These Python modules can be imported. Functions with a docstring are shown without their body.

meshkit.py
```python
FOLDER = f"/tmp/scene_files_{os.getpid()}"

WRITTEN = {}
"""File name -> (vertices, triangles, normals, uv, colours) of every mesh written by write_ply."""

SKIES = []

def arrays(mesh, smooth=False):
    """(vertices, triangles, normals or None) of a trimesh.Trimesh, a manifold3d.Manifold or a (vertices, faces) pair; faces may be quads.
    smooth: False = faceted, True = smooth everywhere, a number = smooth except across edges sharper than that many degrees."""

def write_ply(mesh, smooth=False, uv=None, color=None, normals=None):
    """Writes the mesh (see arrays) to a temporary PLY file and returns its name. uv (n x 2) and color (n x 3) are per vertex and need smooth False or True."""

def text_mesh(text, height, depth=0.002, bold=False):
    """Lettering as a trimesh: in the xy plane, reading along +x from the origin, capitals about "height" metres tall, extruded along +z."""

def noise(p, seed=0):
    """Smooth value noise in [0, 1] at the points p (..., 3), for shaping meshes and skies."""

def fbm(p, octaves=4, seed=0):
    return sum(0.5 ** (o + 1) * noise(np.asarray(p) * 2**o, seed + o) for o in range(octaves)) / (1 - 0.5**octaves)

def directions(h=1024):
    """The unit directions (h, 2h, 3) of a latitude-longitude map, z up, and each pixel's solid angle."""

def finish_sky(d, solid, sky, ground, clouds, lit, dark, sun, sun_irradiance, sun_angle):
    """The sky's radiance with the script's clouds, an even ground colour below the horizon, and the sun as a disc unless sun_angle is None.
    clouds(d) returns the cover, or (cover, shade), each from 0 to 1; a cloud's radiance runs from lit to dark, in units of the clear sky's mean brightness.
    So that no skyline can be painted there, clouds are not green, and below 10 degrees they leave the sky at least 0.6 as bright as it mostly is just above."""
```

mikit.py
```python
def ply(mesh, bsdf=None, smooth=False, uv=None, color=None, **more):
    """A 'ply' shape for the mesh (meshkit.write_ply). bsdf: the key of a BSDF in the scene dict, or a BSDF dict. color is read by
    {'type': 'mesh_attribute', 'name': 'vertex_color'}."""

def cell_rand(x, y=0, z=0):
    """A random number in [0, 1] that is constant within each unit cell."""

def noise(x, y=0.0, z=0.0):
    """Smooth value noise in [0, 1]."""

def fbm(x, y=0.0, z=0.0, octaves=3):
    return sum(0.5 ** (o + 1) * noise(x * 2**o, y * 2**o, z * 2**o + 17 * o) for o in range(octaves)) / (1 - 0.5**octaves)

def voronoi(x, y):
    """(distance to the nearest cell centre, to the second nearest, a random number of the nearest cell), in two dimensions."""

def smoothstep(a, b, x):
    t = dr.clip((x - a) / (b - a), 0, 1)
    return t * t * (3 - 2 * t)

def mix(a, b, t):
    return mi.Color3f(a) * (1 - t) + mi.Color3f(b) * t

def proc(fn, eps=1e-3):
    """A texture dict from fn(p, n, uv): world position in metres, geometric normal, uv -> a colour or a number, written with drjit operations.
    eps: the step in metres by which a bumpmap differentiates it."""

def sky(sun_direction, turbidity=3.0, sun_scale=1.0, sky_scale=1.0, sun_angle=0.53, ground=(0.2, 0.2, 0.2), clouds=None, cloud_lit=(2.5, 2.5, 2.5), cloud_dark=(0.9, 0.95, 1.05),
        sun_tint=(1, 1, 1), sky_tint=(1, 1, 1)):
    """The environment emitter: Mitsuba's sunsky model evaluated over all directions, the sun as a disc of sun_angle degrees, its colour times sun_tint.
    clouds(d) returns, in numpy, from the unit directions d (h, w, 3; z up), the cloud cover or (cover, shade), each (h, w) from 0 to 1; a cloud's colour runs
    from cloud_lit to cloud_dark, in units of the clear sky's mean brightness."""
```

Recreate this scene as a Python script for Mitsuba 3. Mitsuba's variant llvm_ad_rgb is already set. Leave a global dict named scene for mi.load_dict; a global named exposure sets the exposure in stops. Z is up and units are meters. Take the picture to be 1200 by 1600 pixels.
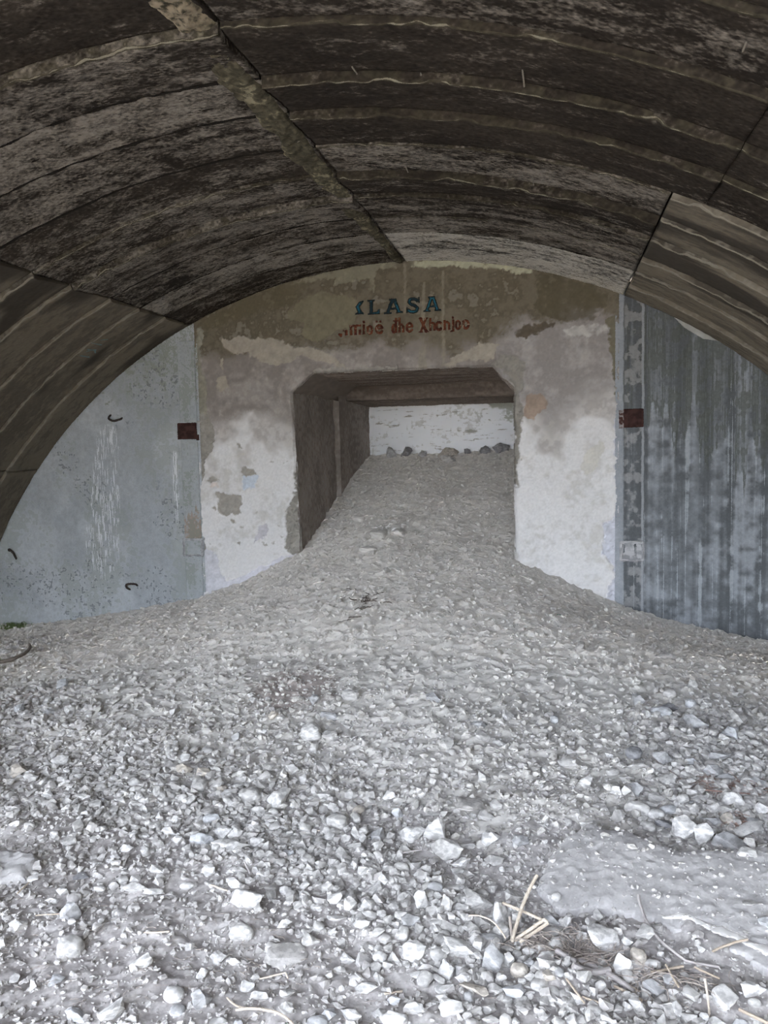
import math
import numpy as np, trimesh, mitsuba as mi, drjit as dr
import mikit, meshkit
from mikit import proc, noise, fbm, smoothstep, mix, ply
from scipy.interpolate import RBFInterpolator
from shapely.geometry import Polygon, Point
import shapely
from trimesh.creation import extrude_polygon

T = mi.ScalarTransform4f
scene, labels = {}, {}
rng = np.random.default_rng(11)

# ------------------------------------------------------------------ camera, sky, exposure
YAW, PITCH, ROLL = 0.207765, -0.076225, -0.020340
_f = np.array([-math.sin(YAW) * math.cos(PITCH), math.cos(YAW) * math.cos(PITCH), math.sin(PITCH)])
_r = np.array([math.cos(YAW), math.sin(YAW), 0.0])
_u = np.cross(_r, _f)
_up = -_r * math.sin(ROLL) + _u * math.cos(ROLL)
scene['camera'] = {'type': 'perspective', 'fov': math.degrees(2 * math.atan(600 / 1248.5)), 'fov_axis': 'x', 'near_clip': 0.05, 'far_clip': 500.0,
                   'to_world': T().look_at(origin=[0, 0, 0], target=_f.tolist(), up=_up.tolist())}

def clouds(d):
    return np.clip(0.72 + 0.9 * (meshkit.fbm(d * 3.0, 4, 3) - 0.5), 0, 1), 0.35 * meshkit.fbm(d * 5.0, 3, 8)
scene['sky'] = mikit.sky((-0.95, -0.55, 1.0), turbidity=4.0, sun_scale=0.16, sky_scale=1.0, sun_angle=6.0, ground=(0.30, 0.29, 0.27), clouds=clouds, sky_tint=(1.0, 0.99, 0.98),
                         cloud_lit=(1.86, 1.88, 1.93), cloud_dark=(1.25, 1.26, 1.31))
exposure = 6.2

# ------------------------------------------------------------------ surveyed shapes, in metres
WALL_TABLE = '''
lime -2 -1.308,1.778 -0.732,1.749 -0.423,1.671 -0.155,1.605 -0.175,1.559 -0.346,1.599 -0.577,1.646 -0.733,1.653 -0.871,1.685 -1.169,1.691 -1.269,1.717
lime2 -1 -2.498,1.628 -2.219,1.694 -1.984,1.743 -1.599,1.782 -1.41,1.773 -1.412,1.679 -1.62,1.701 -1.643,1.493 -1.7,1.515 -1.678,1.623 -1.832,1.614 -2.046,1.591 -2.025,1.645 -2.26,1.632 -2.38,1.602
beige 5 -2.507,1.357 -2.384,1.462 -2.145,1.541 -1.99,1.495 -1.779,1.427 -1.801,1.318 -1.871,1.192 -1.999,1.143 -2.138,1.057 -2.256,1.072 -2.354,1.142 -2.311,1.252 -2.469,1.28
olive 0 -3.453,1.293 -2.947,1.495 -2.498,1.637 -2.181,1.636 -2.383,1.481 -2.506,1.394 -2.829,1.374 -3.204,1.261 -3.435,1.234
olive2 3 -0.156,1.558 0.033,1.565 0.294,1.473 0.515,1.376 0.497,1.237 0.368,1.112 0.144,1.143 -0.082,1.193 -0.176,1.274 -0.119,1.366 -0.118,1.48
pale 3 -3.167,1.144 -2.94,1.142 -2.675,1.12 -2.516,1.059 -2.278,1.007 -2.083,0.923 -1.9,0.812 -1.95,0.758 -2.046,0.837 -2.203,0.872 -2.4,0.933 -2.522,0.876 -2.623,0.852 -2.724,0.865 -2.824,0.927 -2.925,0.979 -3.008,0.96 -3.11,1.007 -3.159,1.067
pale 2 -3.215,0.954 -3.178,0.952 -3.178,0.836 -3.22,0.828
pale 3 -3.243,0.781 -3.128,0.786 -3.119,0.65 -3.228,0.629 -3.256,0.704
pale 2 -1.003,0.787 -0.842,0.887 -0.584,0.984 -0.468,0.963 -0.508,0.848 -0.566,0.822 -0.664,0.836 -0.783,0.817 -0.883,0.777
drip 0 -1.349,1.752 -1.319,1.75 -1.322,1.28 -1.354,1.281
drip 0 -1.175,1.565 -1.147,1.563 -1.14,0.995 -1.134,0.757 -1.225,0.761 -1.211,0.998
drip 0 -0.994,1.65 -0.966,1.649 -0.968,1.124 -0.963,0.78 -1.013,0.772 -0.998,1.125
chip 14 -0.469,0.847 -0.333,0.86 -0.237,0.798 -0.228,0.721 -0.257,0.625 -0.297,0.471 -0.24,0.391 -0.24,0.314 -0.28,0.217 -0.3,0.12 -0.281,-0.038 -0.312,-0.175 -0.284,-0.353 -0.352,-0.352 -0.345,0.551 -0.431,0.729 -0.547,0.792
chip 14 -2.482,0.544 -2.461,0.429 -2.475,0.238 -2.447,0.045 -2.461,-0.089 -2.486,-0.263 -2.481,-0.418 -2.557,-0.574 -2.574,-0.809 -2.609,-0.947 -2.529,-1.005 -2.396,-1.004 -2.436,-0.613 -2.449,-0.032 -2.458,0.544
chip2 6 -2.305,0.763 -2.204,0.816 -1.813,0.803 -1.429,0.802 -1.43,0.738 -2.285,0.747
pink 4 -0.229,0.498 -0.085,0.493 -0.029,0.404 -0.163,0.253 -0.25,0.314
dark 6 -0.322,1.043 -0.235,1.115 0.031,1.13 0.012,1.083 -0.121,1.042 -0.293,0.989
chip2 5 -3.299,-0.382 -3.131,-0.393 -3.037,-0.414 -3.043,-0.591 -3.202,-0.621 -3.296,-0.571
blue 1 -3.015,-0.221 -2.864,-0.229 -2.879,-0.352 -3.008,-0.365
chip2 4 -3.021,-0.148 -2.882,-0.145 -2.878,-0.223 -3.02,-0.227
grayv 5 -2.883,-0.78 -2.829,-0.71 -2.755,-0.681 -2.759,-0.789 -2.855,-0.878 -2.909,-0.918
chip2 4 -3.07,0.107 -3.018,0.116 -2.989,0.066 -3.051,0.054
chip2 3 -3.411,-0.261 -3.335,-0.223 -3.231,-0.264 -3.284,-0.277 -3.38,-0.292
pink2 1 -3.348,-0.276 -3.242,-0.283 -3.265,-0.336 -3.329,-0.332
chip2 3 -3.179,-0.67 -3.155,-0.642 -3.113,-0.649 -3.103,-0.678 -3.134,-0.699
chip2 3 -3.084,-0.905 -3.066,-0.883 -3.033,-0.888 -3.025,-0.911 -3.05,-0.927
chip2 3 -2.823,-0.898 -2.804,-0.876 -2.773,-0.881 -2.765,-0.903 -2.788,-0.92
chip2 3 -2.735,-0.888 -2.726,-0.877 -2.71,-0.88 -2.706,-0.891 -2.718,-0.899
chip2 3 -2.647,-0.825 -2.636,-0.812 -2.618,-0.815 -2.614,-0.828 -2.627,-0.837
chip2 3 -2.797,-0.583 -2.788,-0.572 -2.773,-0.574 -2.769,-0.585 -2.78,-0.594
chip2 3 -2.717,-0.085 -2.709,-0.076 -2.696,-0.078 -2.693,-0.088 -2.703,-0.095
chip2 3 -2.595,-0.106 -2.588,-0.097 -2.574,-0.1 -2.571,-0.109 -2.581,-0.116
chip2 3 -2.554,-0.088 -2.546,-0.079 -2.533,-0.081 -2.53,-0.09 -2.54,-0.097
chip2 3 -3.385,-0.9 -3.377,-0.891 -3.363,-0.893 -3.36,-0.903 -3.37,-0.91
chip2 3 -3.367,-0.55 -3.348,-0.528 -3.316,-0.534 -3.308,-0.556 -3.332,-0.573
chip2 3 -3.06,-0.591 -3.05,-0.579 -3.031,-0.582 -3.027,-0.595 -3.04,-0.604
chip2 3 -2.877,-0.592 -2.87,-0.584 -2.859,-0.586 -2.856,-0.594 -2.864,-0.6
chip2 3 -3.05,-0.72 -3.042,-0.711 -3.028,-0.713 -3.025,-0.723 -3.035,-0.73
chip2 3 -2.656,-0.73 -2.648,-0.721 -2.635,-0.723 -2.631,-0.733 -2.641,-0.74
lav 8 -3.471,-0.951 -3.364,-0.971 -3.304,-1.071 -3.266,-1.191 -3.216,-1.271 -3.099,-1.249 -2.611,-1.006 -2.325,-1.004 -2.541,-1.401 -3.489,-1.417
chip 16 -3.489,0.578 -3.409,0.576 -3.382,0.457 -3.314,0.318 -3.302,0.181 -3.326,0.004 -3.391,-0.034 -3.437,-0.112 -3.47,-0.41 -3.465,-0.81 -3.417,-0.951 -3.473,-1.012 -3.508,-0.81 -3.474,-0.092 -3.463,0.283
chip3 10 -3.458,1.274 -3.382,1.251 -3.416,0.923 -3.353,0.649 -3.371,0.474 -3.384,0.415 -3.468,0.418 -3.481,0.731
dark2 8 0.49,1.139 0.593,1.154 0.595,0.327 0.563,0.371 0.553,0.67 0.511,0.842 0.5,1.012
lav2 12 0.57,0.371 0.605,0.37 0.609,-1.46 0.471,-1.418 0.503,-1.284 0.556,-1.217 0.562,-1.107 0.492,-1.03 0.428,-1.008 0.454,-0.843 0.454,-0.689 0.555,-0.656 0.575,-0.558 0.554,-0.34 0.575,-0.124 0.553,0.092
stain 0 0.273,-0.106 0.33,-0.011 0.423,0.045 0.479,-0.014 0.423,-0.167 0.33,-0.243 0.254,-0.203
white2 -2 0.106,1.069 0.219,1.092 0.488,1.106 0.506,0.992 0.405,0.979 0.219,0.997 0.125,1.021
'''
GLYPHS = '''
K + -1.8163,1.3663 -1.7962,1.3197 -1.8151,1.3112 -1.8205,1.2971 -1.738,1.295 -1.7376,1.3141 -1.7524,1.3197 -1.7739,1.3639 -1.7354,1.4118 -1.7376,1.4239 -1.7814,1.4145
L + -1.6978,1.4251 -1.6968,1.4108 -1.6783,1.4085 -1.6806,1.305 -1.6968,1.3023 -1.6971,1.288 -1.5793,1.2876 -1.5808,1.3341 -1.6006,1.3328 -1.6097,1.3119 -1.6481,1.3116 -1.6435,1.4089 -1.6286,1.4104 -1.6283,1.4247
A + -1.4905,1.4096 -1.4783,1.4065 -1.5222,1.3023 -1.542,1.2998 -1.5423,1.2856 -1.4684,1.2839 -1.4681,1.2993 -1.4865,1.3027 -1.48,1.3225 -1.4247,1.323 -1.419,1.3049 -1.4251,1.3017 -1.4254,1.2875 -1.3606,1.2875 -1.3603,1.3029 -1.3822,1.3065 -1.4227,1.4246 -1.4902,1.425 - -1.4491,1.3907 -1.4305,1.3423 -1.4698,1.3409
S + -1.2141,1.4056 -1.2229,1.4152 -1.2578,1.428 -1.2967,1.4202 -1.3043,1.416 -1.3168,1.3868 -1.3169,1.3795 -1.3145,1.374 -1.2895,1.3495 -1.2534,1.3354 -1.239,1.3218 -1.2418,1.3126 -1.2622,1.3062 -1.2868,1.311 -1.3023,1.3271 -1.3152,1.3155 -1.3158,1.3359 -1.3279,1.3365 -1.3277,1.2846 -1.3143,1.2838 -1.3146,1.2958 -1.2999,1.2827 -1.2599,1.275 -1.2235,1.2858 -1.2174,1.2895 -1.2138,1.2955 -1.2057,1.3225 -1.2058,1.3286 -1.2084,1.3343 -1.2369,1.3612 -1.2727,1.3752 -1.2832,1.3855 -1.2806,1.392 -1.2591,1.3967 -1.2401,1.3895 -1.2313,1.3748 -1.2135,1.3845 -1.2131,1.3725 -1.1998,1.3717 -1.2001,1.4246 -1.2146,1.4243
A + -1.1193,1.4081 -1.1082,1.4051 -1.148,1.3018 -1.166,1.2993 -1.1662,1.2852 -1.0989,1.2838 -1.0987,1.2991 -1.1154,1.3024 -1.1095,1.322 -1.0592,1.3227 -1.0539,1.3048 -1.0595,1.3016 -1.0597,1.2876 -1.0006,1.2878 -1.0004,1.303 -1.0204,1.3065 -1.0576,1.4233 -1.1191,1.4234 - -1.0816,1.3896 -1.0645,1.3417 -1.1003,1.3402
i + -1.9935,1.1208 -1.974,1.0933 -1.9562,1.0949 -1.9517,1.1236 -1.9832,1.1288
i + -1.9475,1.142 -1.9273,1.1421 -1.9269,1.1589 -1.9471,1.1589 + -1.9257,1.106 -1.9004,1.106 -1.8992,1.1566 -1.9244,1.1565
m + -1.8772,1.183 -1.879,1.1061 -1.8539,1.1062 -1.852,1.1831 -1.8332,1.1831 -1.835,1.1063 -1.8099,1.1064 -1.8081,1.1831 -1.7656,1.1832 -1.7651,1.2024 -1.8805,1.2022 -1.8809,1.183 + -1.7673,1.1065 -1.7662,1.1545 -1.7913,1.1544 -1.7924,1.1064
i + -1.7512,1.2119 -1.7275,1.212 -1.727,1.2335 -1.7507,1.2335 + -1.7536,1.1066 -1.7298,1.1067 -1.7277,1.2 -1.7514,1.2
s + -1.7136,1.162 -1.7117,1.1622 -1.7122,1.1526 -1.7077,1.1472 -1.7125,1.1424 -1.713,1.1351 -1.7083,1.1191 -1.6994,1.1068 -1.6818,1.0993 -1.6659,1.1047 -1.6554,1.118 -1.65,1.1365 -1.6497,1.1532 -1.6536,1.1694 -1.6627,1.184 -1.6787,1.1923 -1.6941,1.189 -1.7038,1.1796 -1.7157,1.1789 - -1.6957,1.147 -1.6915,1.1517 -1.6871,1.1645 -1.6828,1.1697 -1.679,1.1693 -1.6749,1.1631 -1.672,1.1519 -1.6723,1.139 -1.6756,1.1281 -1.68,1.1224 -1.6839,1.1224 -1.688,1.1279 -1.6918,1.1412
ë + -1.585,1.213 -1.5775,1.2089 -1.5691,1.2125 -1.5673,1.2195 -1.5723,1.2283 -1.5797,1.2303 -1.5862,1.2268 -1.5881,1.2207 + -1.6221,1.2137 -1.6146,1.2097 -1.6062,1.2132 -1.6044,1.2203 -1.6095,1.2291 -1.6168,1.2311 -1.6233,1.2275 -1.6252,1.2215 + -1.6067,1.1456 -1.5553,1.1484 -1.5496,1.1555 -1.5498,1.1624 -1.5565,1.1768 -1.5713,1.1913 -1.5905,1.1966 -1.6083,1.192 -1.6217,1.1802 -1.63,1.1627 -1.6316,1.1436 -1.6269,1.1256 -1.616,1.11 -1.6003,1.1006 -1.583,1.0994 -1.5636,1.1087 -1.5531,1.1226 -1.5532,1.1328 -1.5592,1.1386 -1.5675,1.1396 -1.5736,1.1362 -1.5812,1.1264 -1.5872,1.1234 -1.5929,1.1236 -1.5989,1.1271 -1.6041,1.1347 - -1.6014,1.1656 -1.5954,1.1709 -1.5895,1.1723 -1.5838,1.1707 -1.5761,1.1614 -1.604,1.1601
d + -1.4551,1.2108 -1.4404,1.2116 -1.4408,1.1903 -1.4493,1.1928 -1.4577,1.1903 -1.4675,1.18 -1.4724,1.1671 -1.4747,1.1401 -1.473,1.1274 -1.4683,1.1141 -1.4612,1.1048 -1.4488,1.1002 -1.4395,1.1032 -1.4346,1.1077 -1.4191,1.1078 -1.4164,1.2454 -1.4397,1.2454 -1.4401,1.2259 -1.4549,1.2251 - -1.4429,1.1292 -1.4493,1.125 -1.4513,1.1313 -1.4524,1.1521 -1.4484,1.168 -1.4413,1.163
h + -1.4061,1.2101 -1.408,1.1078 -1.386,1.1079 -1.3848,1.1681 -1.3774,1.172 -1.3731,1.1643 -1.3707,1.151 -1.3713,1.108 -1.3493,1.108 -1.3482,1.1673 -1.3538,1.1673 -1.3595,1.18 -1.3676,1.1883 -1.3769,1.1913 -1.3844,1.1902 -1.3834,1.2453 -1.4054,1.2454 -1.4058,1.2231 -1.423,1.2222 -1.4233,1.2092
e + -1.2801,1.1483 -1.2733,1.1463 -1.2676,1.1476 -1.2633,1.1514 -1.2615,1.1568 -1.2677,1.1776 -1.279,1.1914 -1.2938,1.1985 -1.2997,1.199 -1.3143,1.1961 -1.3276,1.1852 -1.3361,1.1683 -1.3385,1.1484 -1.3359,1.1318 -1.3284,1.1166 -1.3157,1.1048 -1.3107,1.1023 -1.295,1.1001 -1.2767,1.109 -1.2663,1.1234 -1.2663,1.1291 -1.2698,1.1352 -1.275,1.1381 -1.2821,1.1381 -1.287,1.1352 -1.2943,1.1262 -1.2989,1.1242 -1.3029,1.1248 -1.3078,1.1289 -1.3123,1.1377 -1.3137,1.1464 - -1.3125,1.1608 -1.3079,1.1701 -1.3027,1.1744 -1.2986,1.175 -1.2943,1.1731 -1.2876,1.1622
X + -1.1249,1.2231 -1.1213,1.2278 -1.125,1.2323 -1.1353,1.2322 -1.1442,1.2357 -1.1516,1.2319 -1.16,1.2312 -1.1622,1.2283 -1.1619,1.2251 -1.1561,1.2224 -1.1668,1.1968 -1.1792,1.2245 -1.1726,1.2267 -1.1721,1.2303 -1.174,1.233 -1.1834,1.2338 -1.189,1.2392 -1.1966,1.2408 -1.2026,1.2388 -1.2073,1.2333 -1.2122,1.2315 -1.2127,1.2267 -1.2075,1.2239 -1.1807,1.1637 -1.2042,1.1072 -1.2138,1.106 -1.2153,1.1023 -1.2133,1.0987 -1.2012,1.0978 -1.1934,1.0944 -1.1849,1.0981 -1.1732,1.0995 -1.1717,1.1027 -1.1729,1.1061 -1.1804,1.1077 -1.1685,1.1362 -1.1559,1.108 -1.1617,1.105 -1.1596,1.0993 -1.1516,1.0986 -1.1462,1.0934 -1.1399,1.0918 -1.1325,1.0939 -1.1282,1.0989 -1.1178,1.099 -1.1146,1.1007 -1.1137,1.1042 -1.116,1.1076 -1.1275,1.1083 -1.1546,1.1692 -1.1324,1.2229
h + -1.1147,1.1089 -1.093,1.109 -1.0921,1.1702 -1.0853,1.1688 -1.0788,1.1726 -1.0741,1.1635 -1.075,1.109 -1.0533,1.1091 -1.0523,1.1702 -1.0563,1.1702 -1.0639,1.1841 -1.0726,1.1904 -1.0816,1.1916 -1.0918,1.187 -1.0912,1.2265 -1.1129,1.2265
e + -1,1.1873 -1.0146,1.1962 -1.0305,1.196 -1.0439,1.1876 -1.0526,1.1742 -1.0569,1.1578 -1.0571,1.1432 -1.0537,1.1284 -1.045,1.113 -1.0319,1.1032 -1.0194,1.1011 -1.0139,1.1021 -1.0027,1.1074 -0.9923,1.12 -0.9915,1.1256 -0.9935,1.131 -1.0023,1.1365 -1.0091,1.1354 -1.0181,1.1263 -1.0234,1.1254 -1.0307,1.1347 -1.0331,1.1444 -1.0329,1.1551 -1.0303,1.1645 -1.0226,1.1731 -1.0174,1.1716 -1.0106,1.163 -1.0054,1.1602 -0.9985,1.1604 -0.993,1.1644 -0.9911,1.1742
n + -0.9441,1.1725 -0.9402,1.1652 -0.9377,1.152 -0.9381,1.1095 -0.9166,1.1096 -0.9157,1.174 -0.9234,1.174 -0.9303,1.1851 -0.9393,1.191 -0.9499,1.1912 -0.9574,1.1872 -0.9572,1.2008 -0.9787,1.2008 -0.98,1.1094 -0.9585,1.1094 -0.9576,1.1705 -0.9509,1.169
j + -0.897,1.2109 -0.8923,1.2085 -0.8871,1.2084 -0.8802,1.2141 -0.8806,1.2231 -0.8882,1.2306 -0.8964,1.231 -0.9023,1.2257 -0.9024,1.2176 + -0.9137,1.1006 -0.9178,1.0982 -0.9192,1.0937 -0.9175,1.0893 -0.9132,1.0868 -0.8787,1.0934 -0.8772,1.2009 -0.8987,1.2009 -0.9,1.1033
o + -0.8139,1.1462 -0.8161,1.1671 -0.8231,1.1825 -0.8364,1.194 -0.8428,1.1955 -0.8564,1.1929 -0.8689,1.1793 -0.8748,1.1604 -0.8749,1.1402 -0.8696,1.1217 -0.8576,1.1068 -0.8407,1.1027 -0.8259,1.1112 -0.817,1.1274 - -0.8352,1.1487 -0.8373,1.1351 -0.8418,1.1263 -0.8461,1.1249 -0.8503,1.1304 -0.8536,1.1425 -0.8534,1.1569 -0.8498,1.1686 -0.8454,1.1737 -0.8412,1.1718 -0.8369,1.1626
s + -0.7826,1.1952 -0.806,1.1848 -0.8074,1.1795 -0.8055,1.1751 -0.8022,1.1726 -0.805,1.1627 -0.7998,1.1539 -0.7932,1.1516 -0.7866,1.1533 -0.7827,1.1573 -0.7776,1.1689 -0.7704,1.1736 -0.7671,1.1719 -0.7627,1.1657 -0.7597,1.1552 -0.7598,1.1432 -0.7631,1.1329 -0.7677,1.1272 -0.771,1.1259 -0.7781,1.1313 -0.7829,1.1435 -0.7867,1.1479 -0.7944,1.1502 -0.8017,1.1473 -0.8053,1.1381 -0.7982,1.1193 -0.7876,1.1078 -0.7827,1.1052 -0.7684,1.102 -0.7544,1.107 -0.7419,1.1213 -0.7365,1.1381 -0.7362,1.1579 -0.7418,1.1761 -0.7524,1.19 -0.7672,1.1972
'''
STICKS = '''
A [[-0.133, 2.511, 0.03], [-0.1, 2.642, 0.075], [-0.057, 2.74, 0.12]]
B [[-0.127, 2.523, 0.03], [-0.031, 2.583, 0.06], [-0.019, 2.583, 0.05], [-0.108, 2.512, 0.03]]
C [[-0.172, 2.689, 0.05], [-0.031, 2.587, 0.055]]
A2 [[-0.131, 2.516, 0.02], [-0.145, 2.589, 0.06]]
Dd [[0.287, 2.779, 0.03], [0.3, 2.688, 0.03], [0.334, 2.594, 0.035], [0.367, 2.525, 0.035], [0.405, 2.491, 0.03], [0.496, 2.486, 0.015]]
E [[0.056, 2.369, 0.02], [0.113, 2.381, 0.025], [0.167, 2.412, 0.03]]
E2 [[0.077, 2.446, 0.02], [0.152, 2.402, 0.02], [0.232, 2.357, 0.015]]
E3 [[0.005, 2.44, 0.03], [0.067, 2.418, 0.02]]
F [[0.291, 2.434, 0.02], [0.388, 2.465, 0.03]]
G [[0.176, 2.356, 0.015], [0.248, 2.292, 0.015]]
H [[0.515, 2.313, 0.02], [0.586, 2.258, 0.02]]
I [[0.08, 2.256, 0.01], [0.163, 2.224, 0.015]]
J [[0.43, 2.359, 0.06], [0.435, 2.322, 0.03], [0.428, 2.283, 0.01]]
K [[0.487, 2.547, 0.02], [0.523, 2.57, 0.02], [0.602, 2.603, 0.03]]
Lf [[-0.946, 2.099, 0.015], [-0.884, 2.069, 0.02], [-0.826, 2.073, 0.015]]
Mm [[-0.903, 2.057, 0.02], [-0.778, 2.047, 0.02], [-0.701, 2.004, 0.02]]
N [[-0.892, 2.219, 0.01], [-0.809, 2.232, 0.02], [-0.799, 2.221, 0.01]]
O [[-1.337, 2.324, 0.01], [-1.256, 2.347, 0.012]]
Pp [[-1.791, 2.389, 0.01], [-1.709, 2.417, 0.012]]
Q [[-1.245, 2.656, 0.02], [-1.166, 2.62, 0.015]]
Q2 [[-1.157, 2.774, 0.05], [-1.121, 2.734, 0.02]]
R [[-4.574, 5.71, 0.03], [-4.474, 5.901, 0.035], [-4.622, 6.287, 0.05]]
T [[-1.013, 3.178, 0.01], [-0.91, 3.188, 0.01]]
U [[-0.596, 2.976, 0.03], [-0.509, 3.018, 0.04]]
V [[-0.277, 2.557, 0.06], [-0.215, 2.513, 0.075], [-0.153, 2.502, 0.04]]
W [[0.153, 2.425, 0.015], [0.25, 2.361, 0.015]]
X [[0.419, 2.462, 0.03], [0.488, 2.435, 0.015]]
Y [[0.036, 2.314, 0.02], [0.085, 2.23, 0.015]]
Z [[0.334, 2.446, 0.04], [0.358, 2.359, 0.02]]
AA [[0.904, 3.809, 0.02], [0.679, 3.787, 0.03]]
AB [[0.748, 3.459, 0.03], [0.769, 3.438, 0.01]]
AC [[-0.494, 2.205, 0.01], [-0.447, 2.244, 0.012]]
AD [[-1.931, 2.479, 0.02], [-1.936, 2.555, 0.02]]
'''
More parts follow.
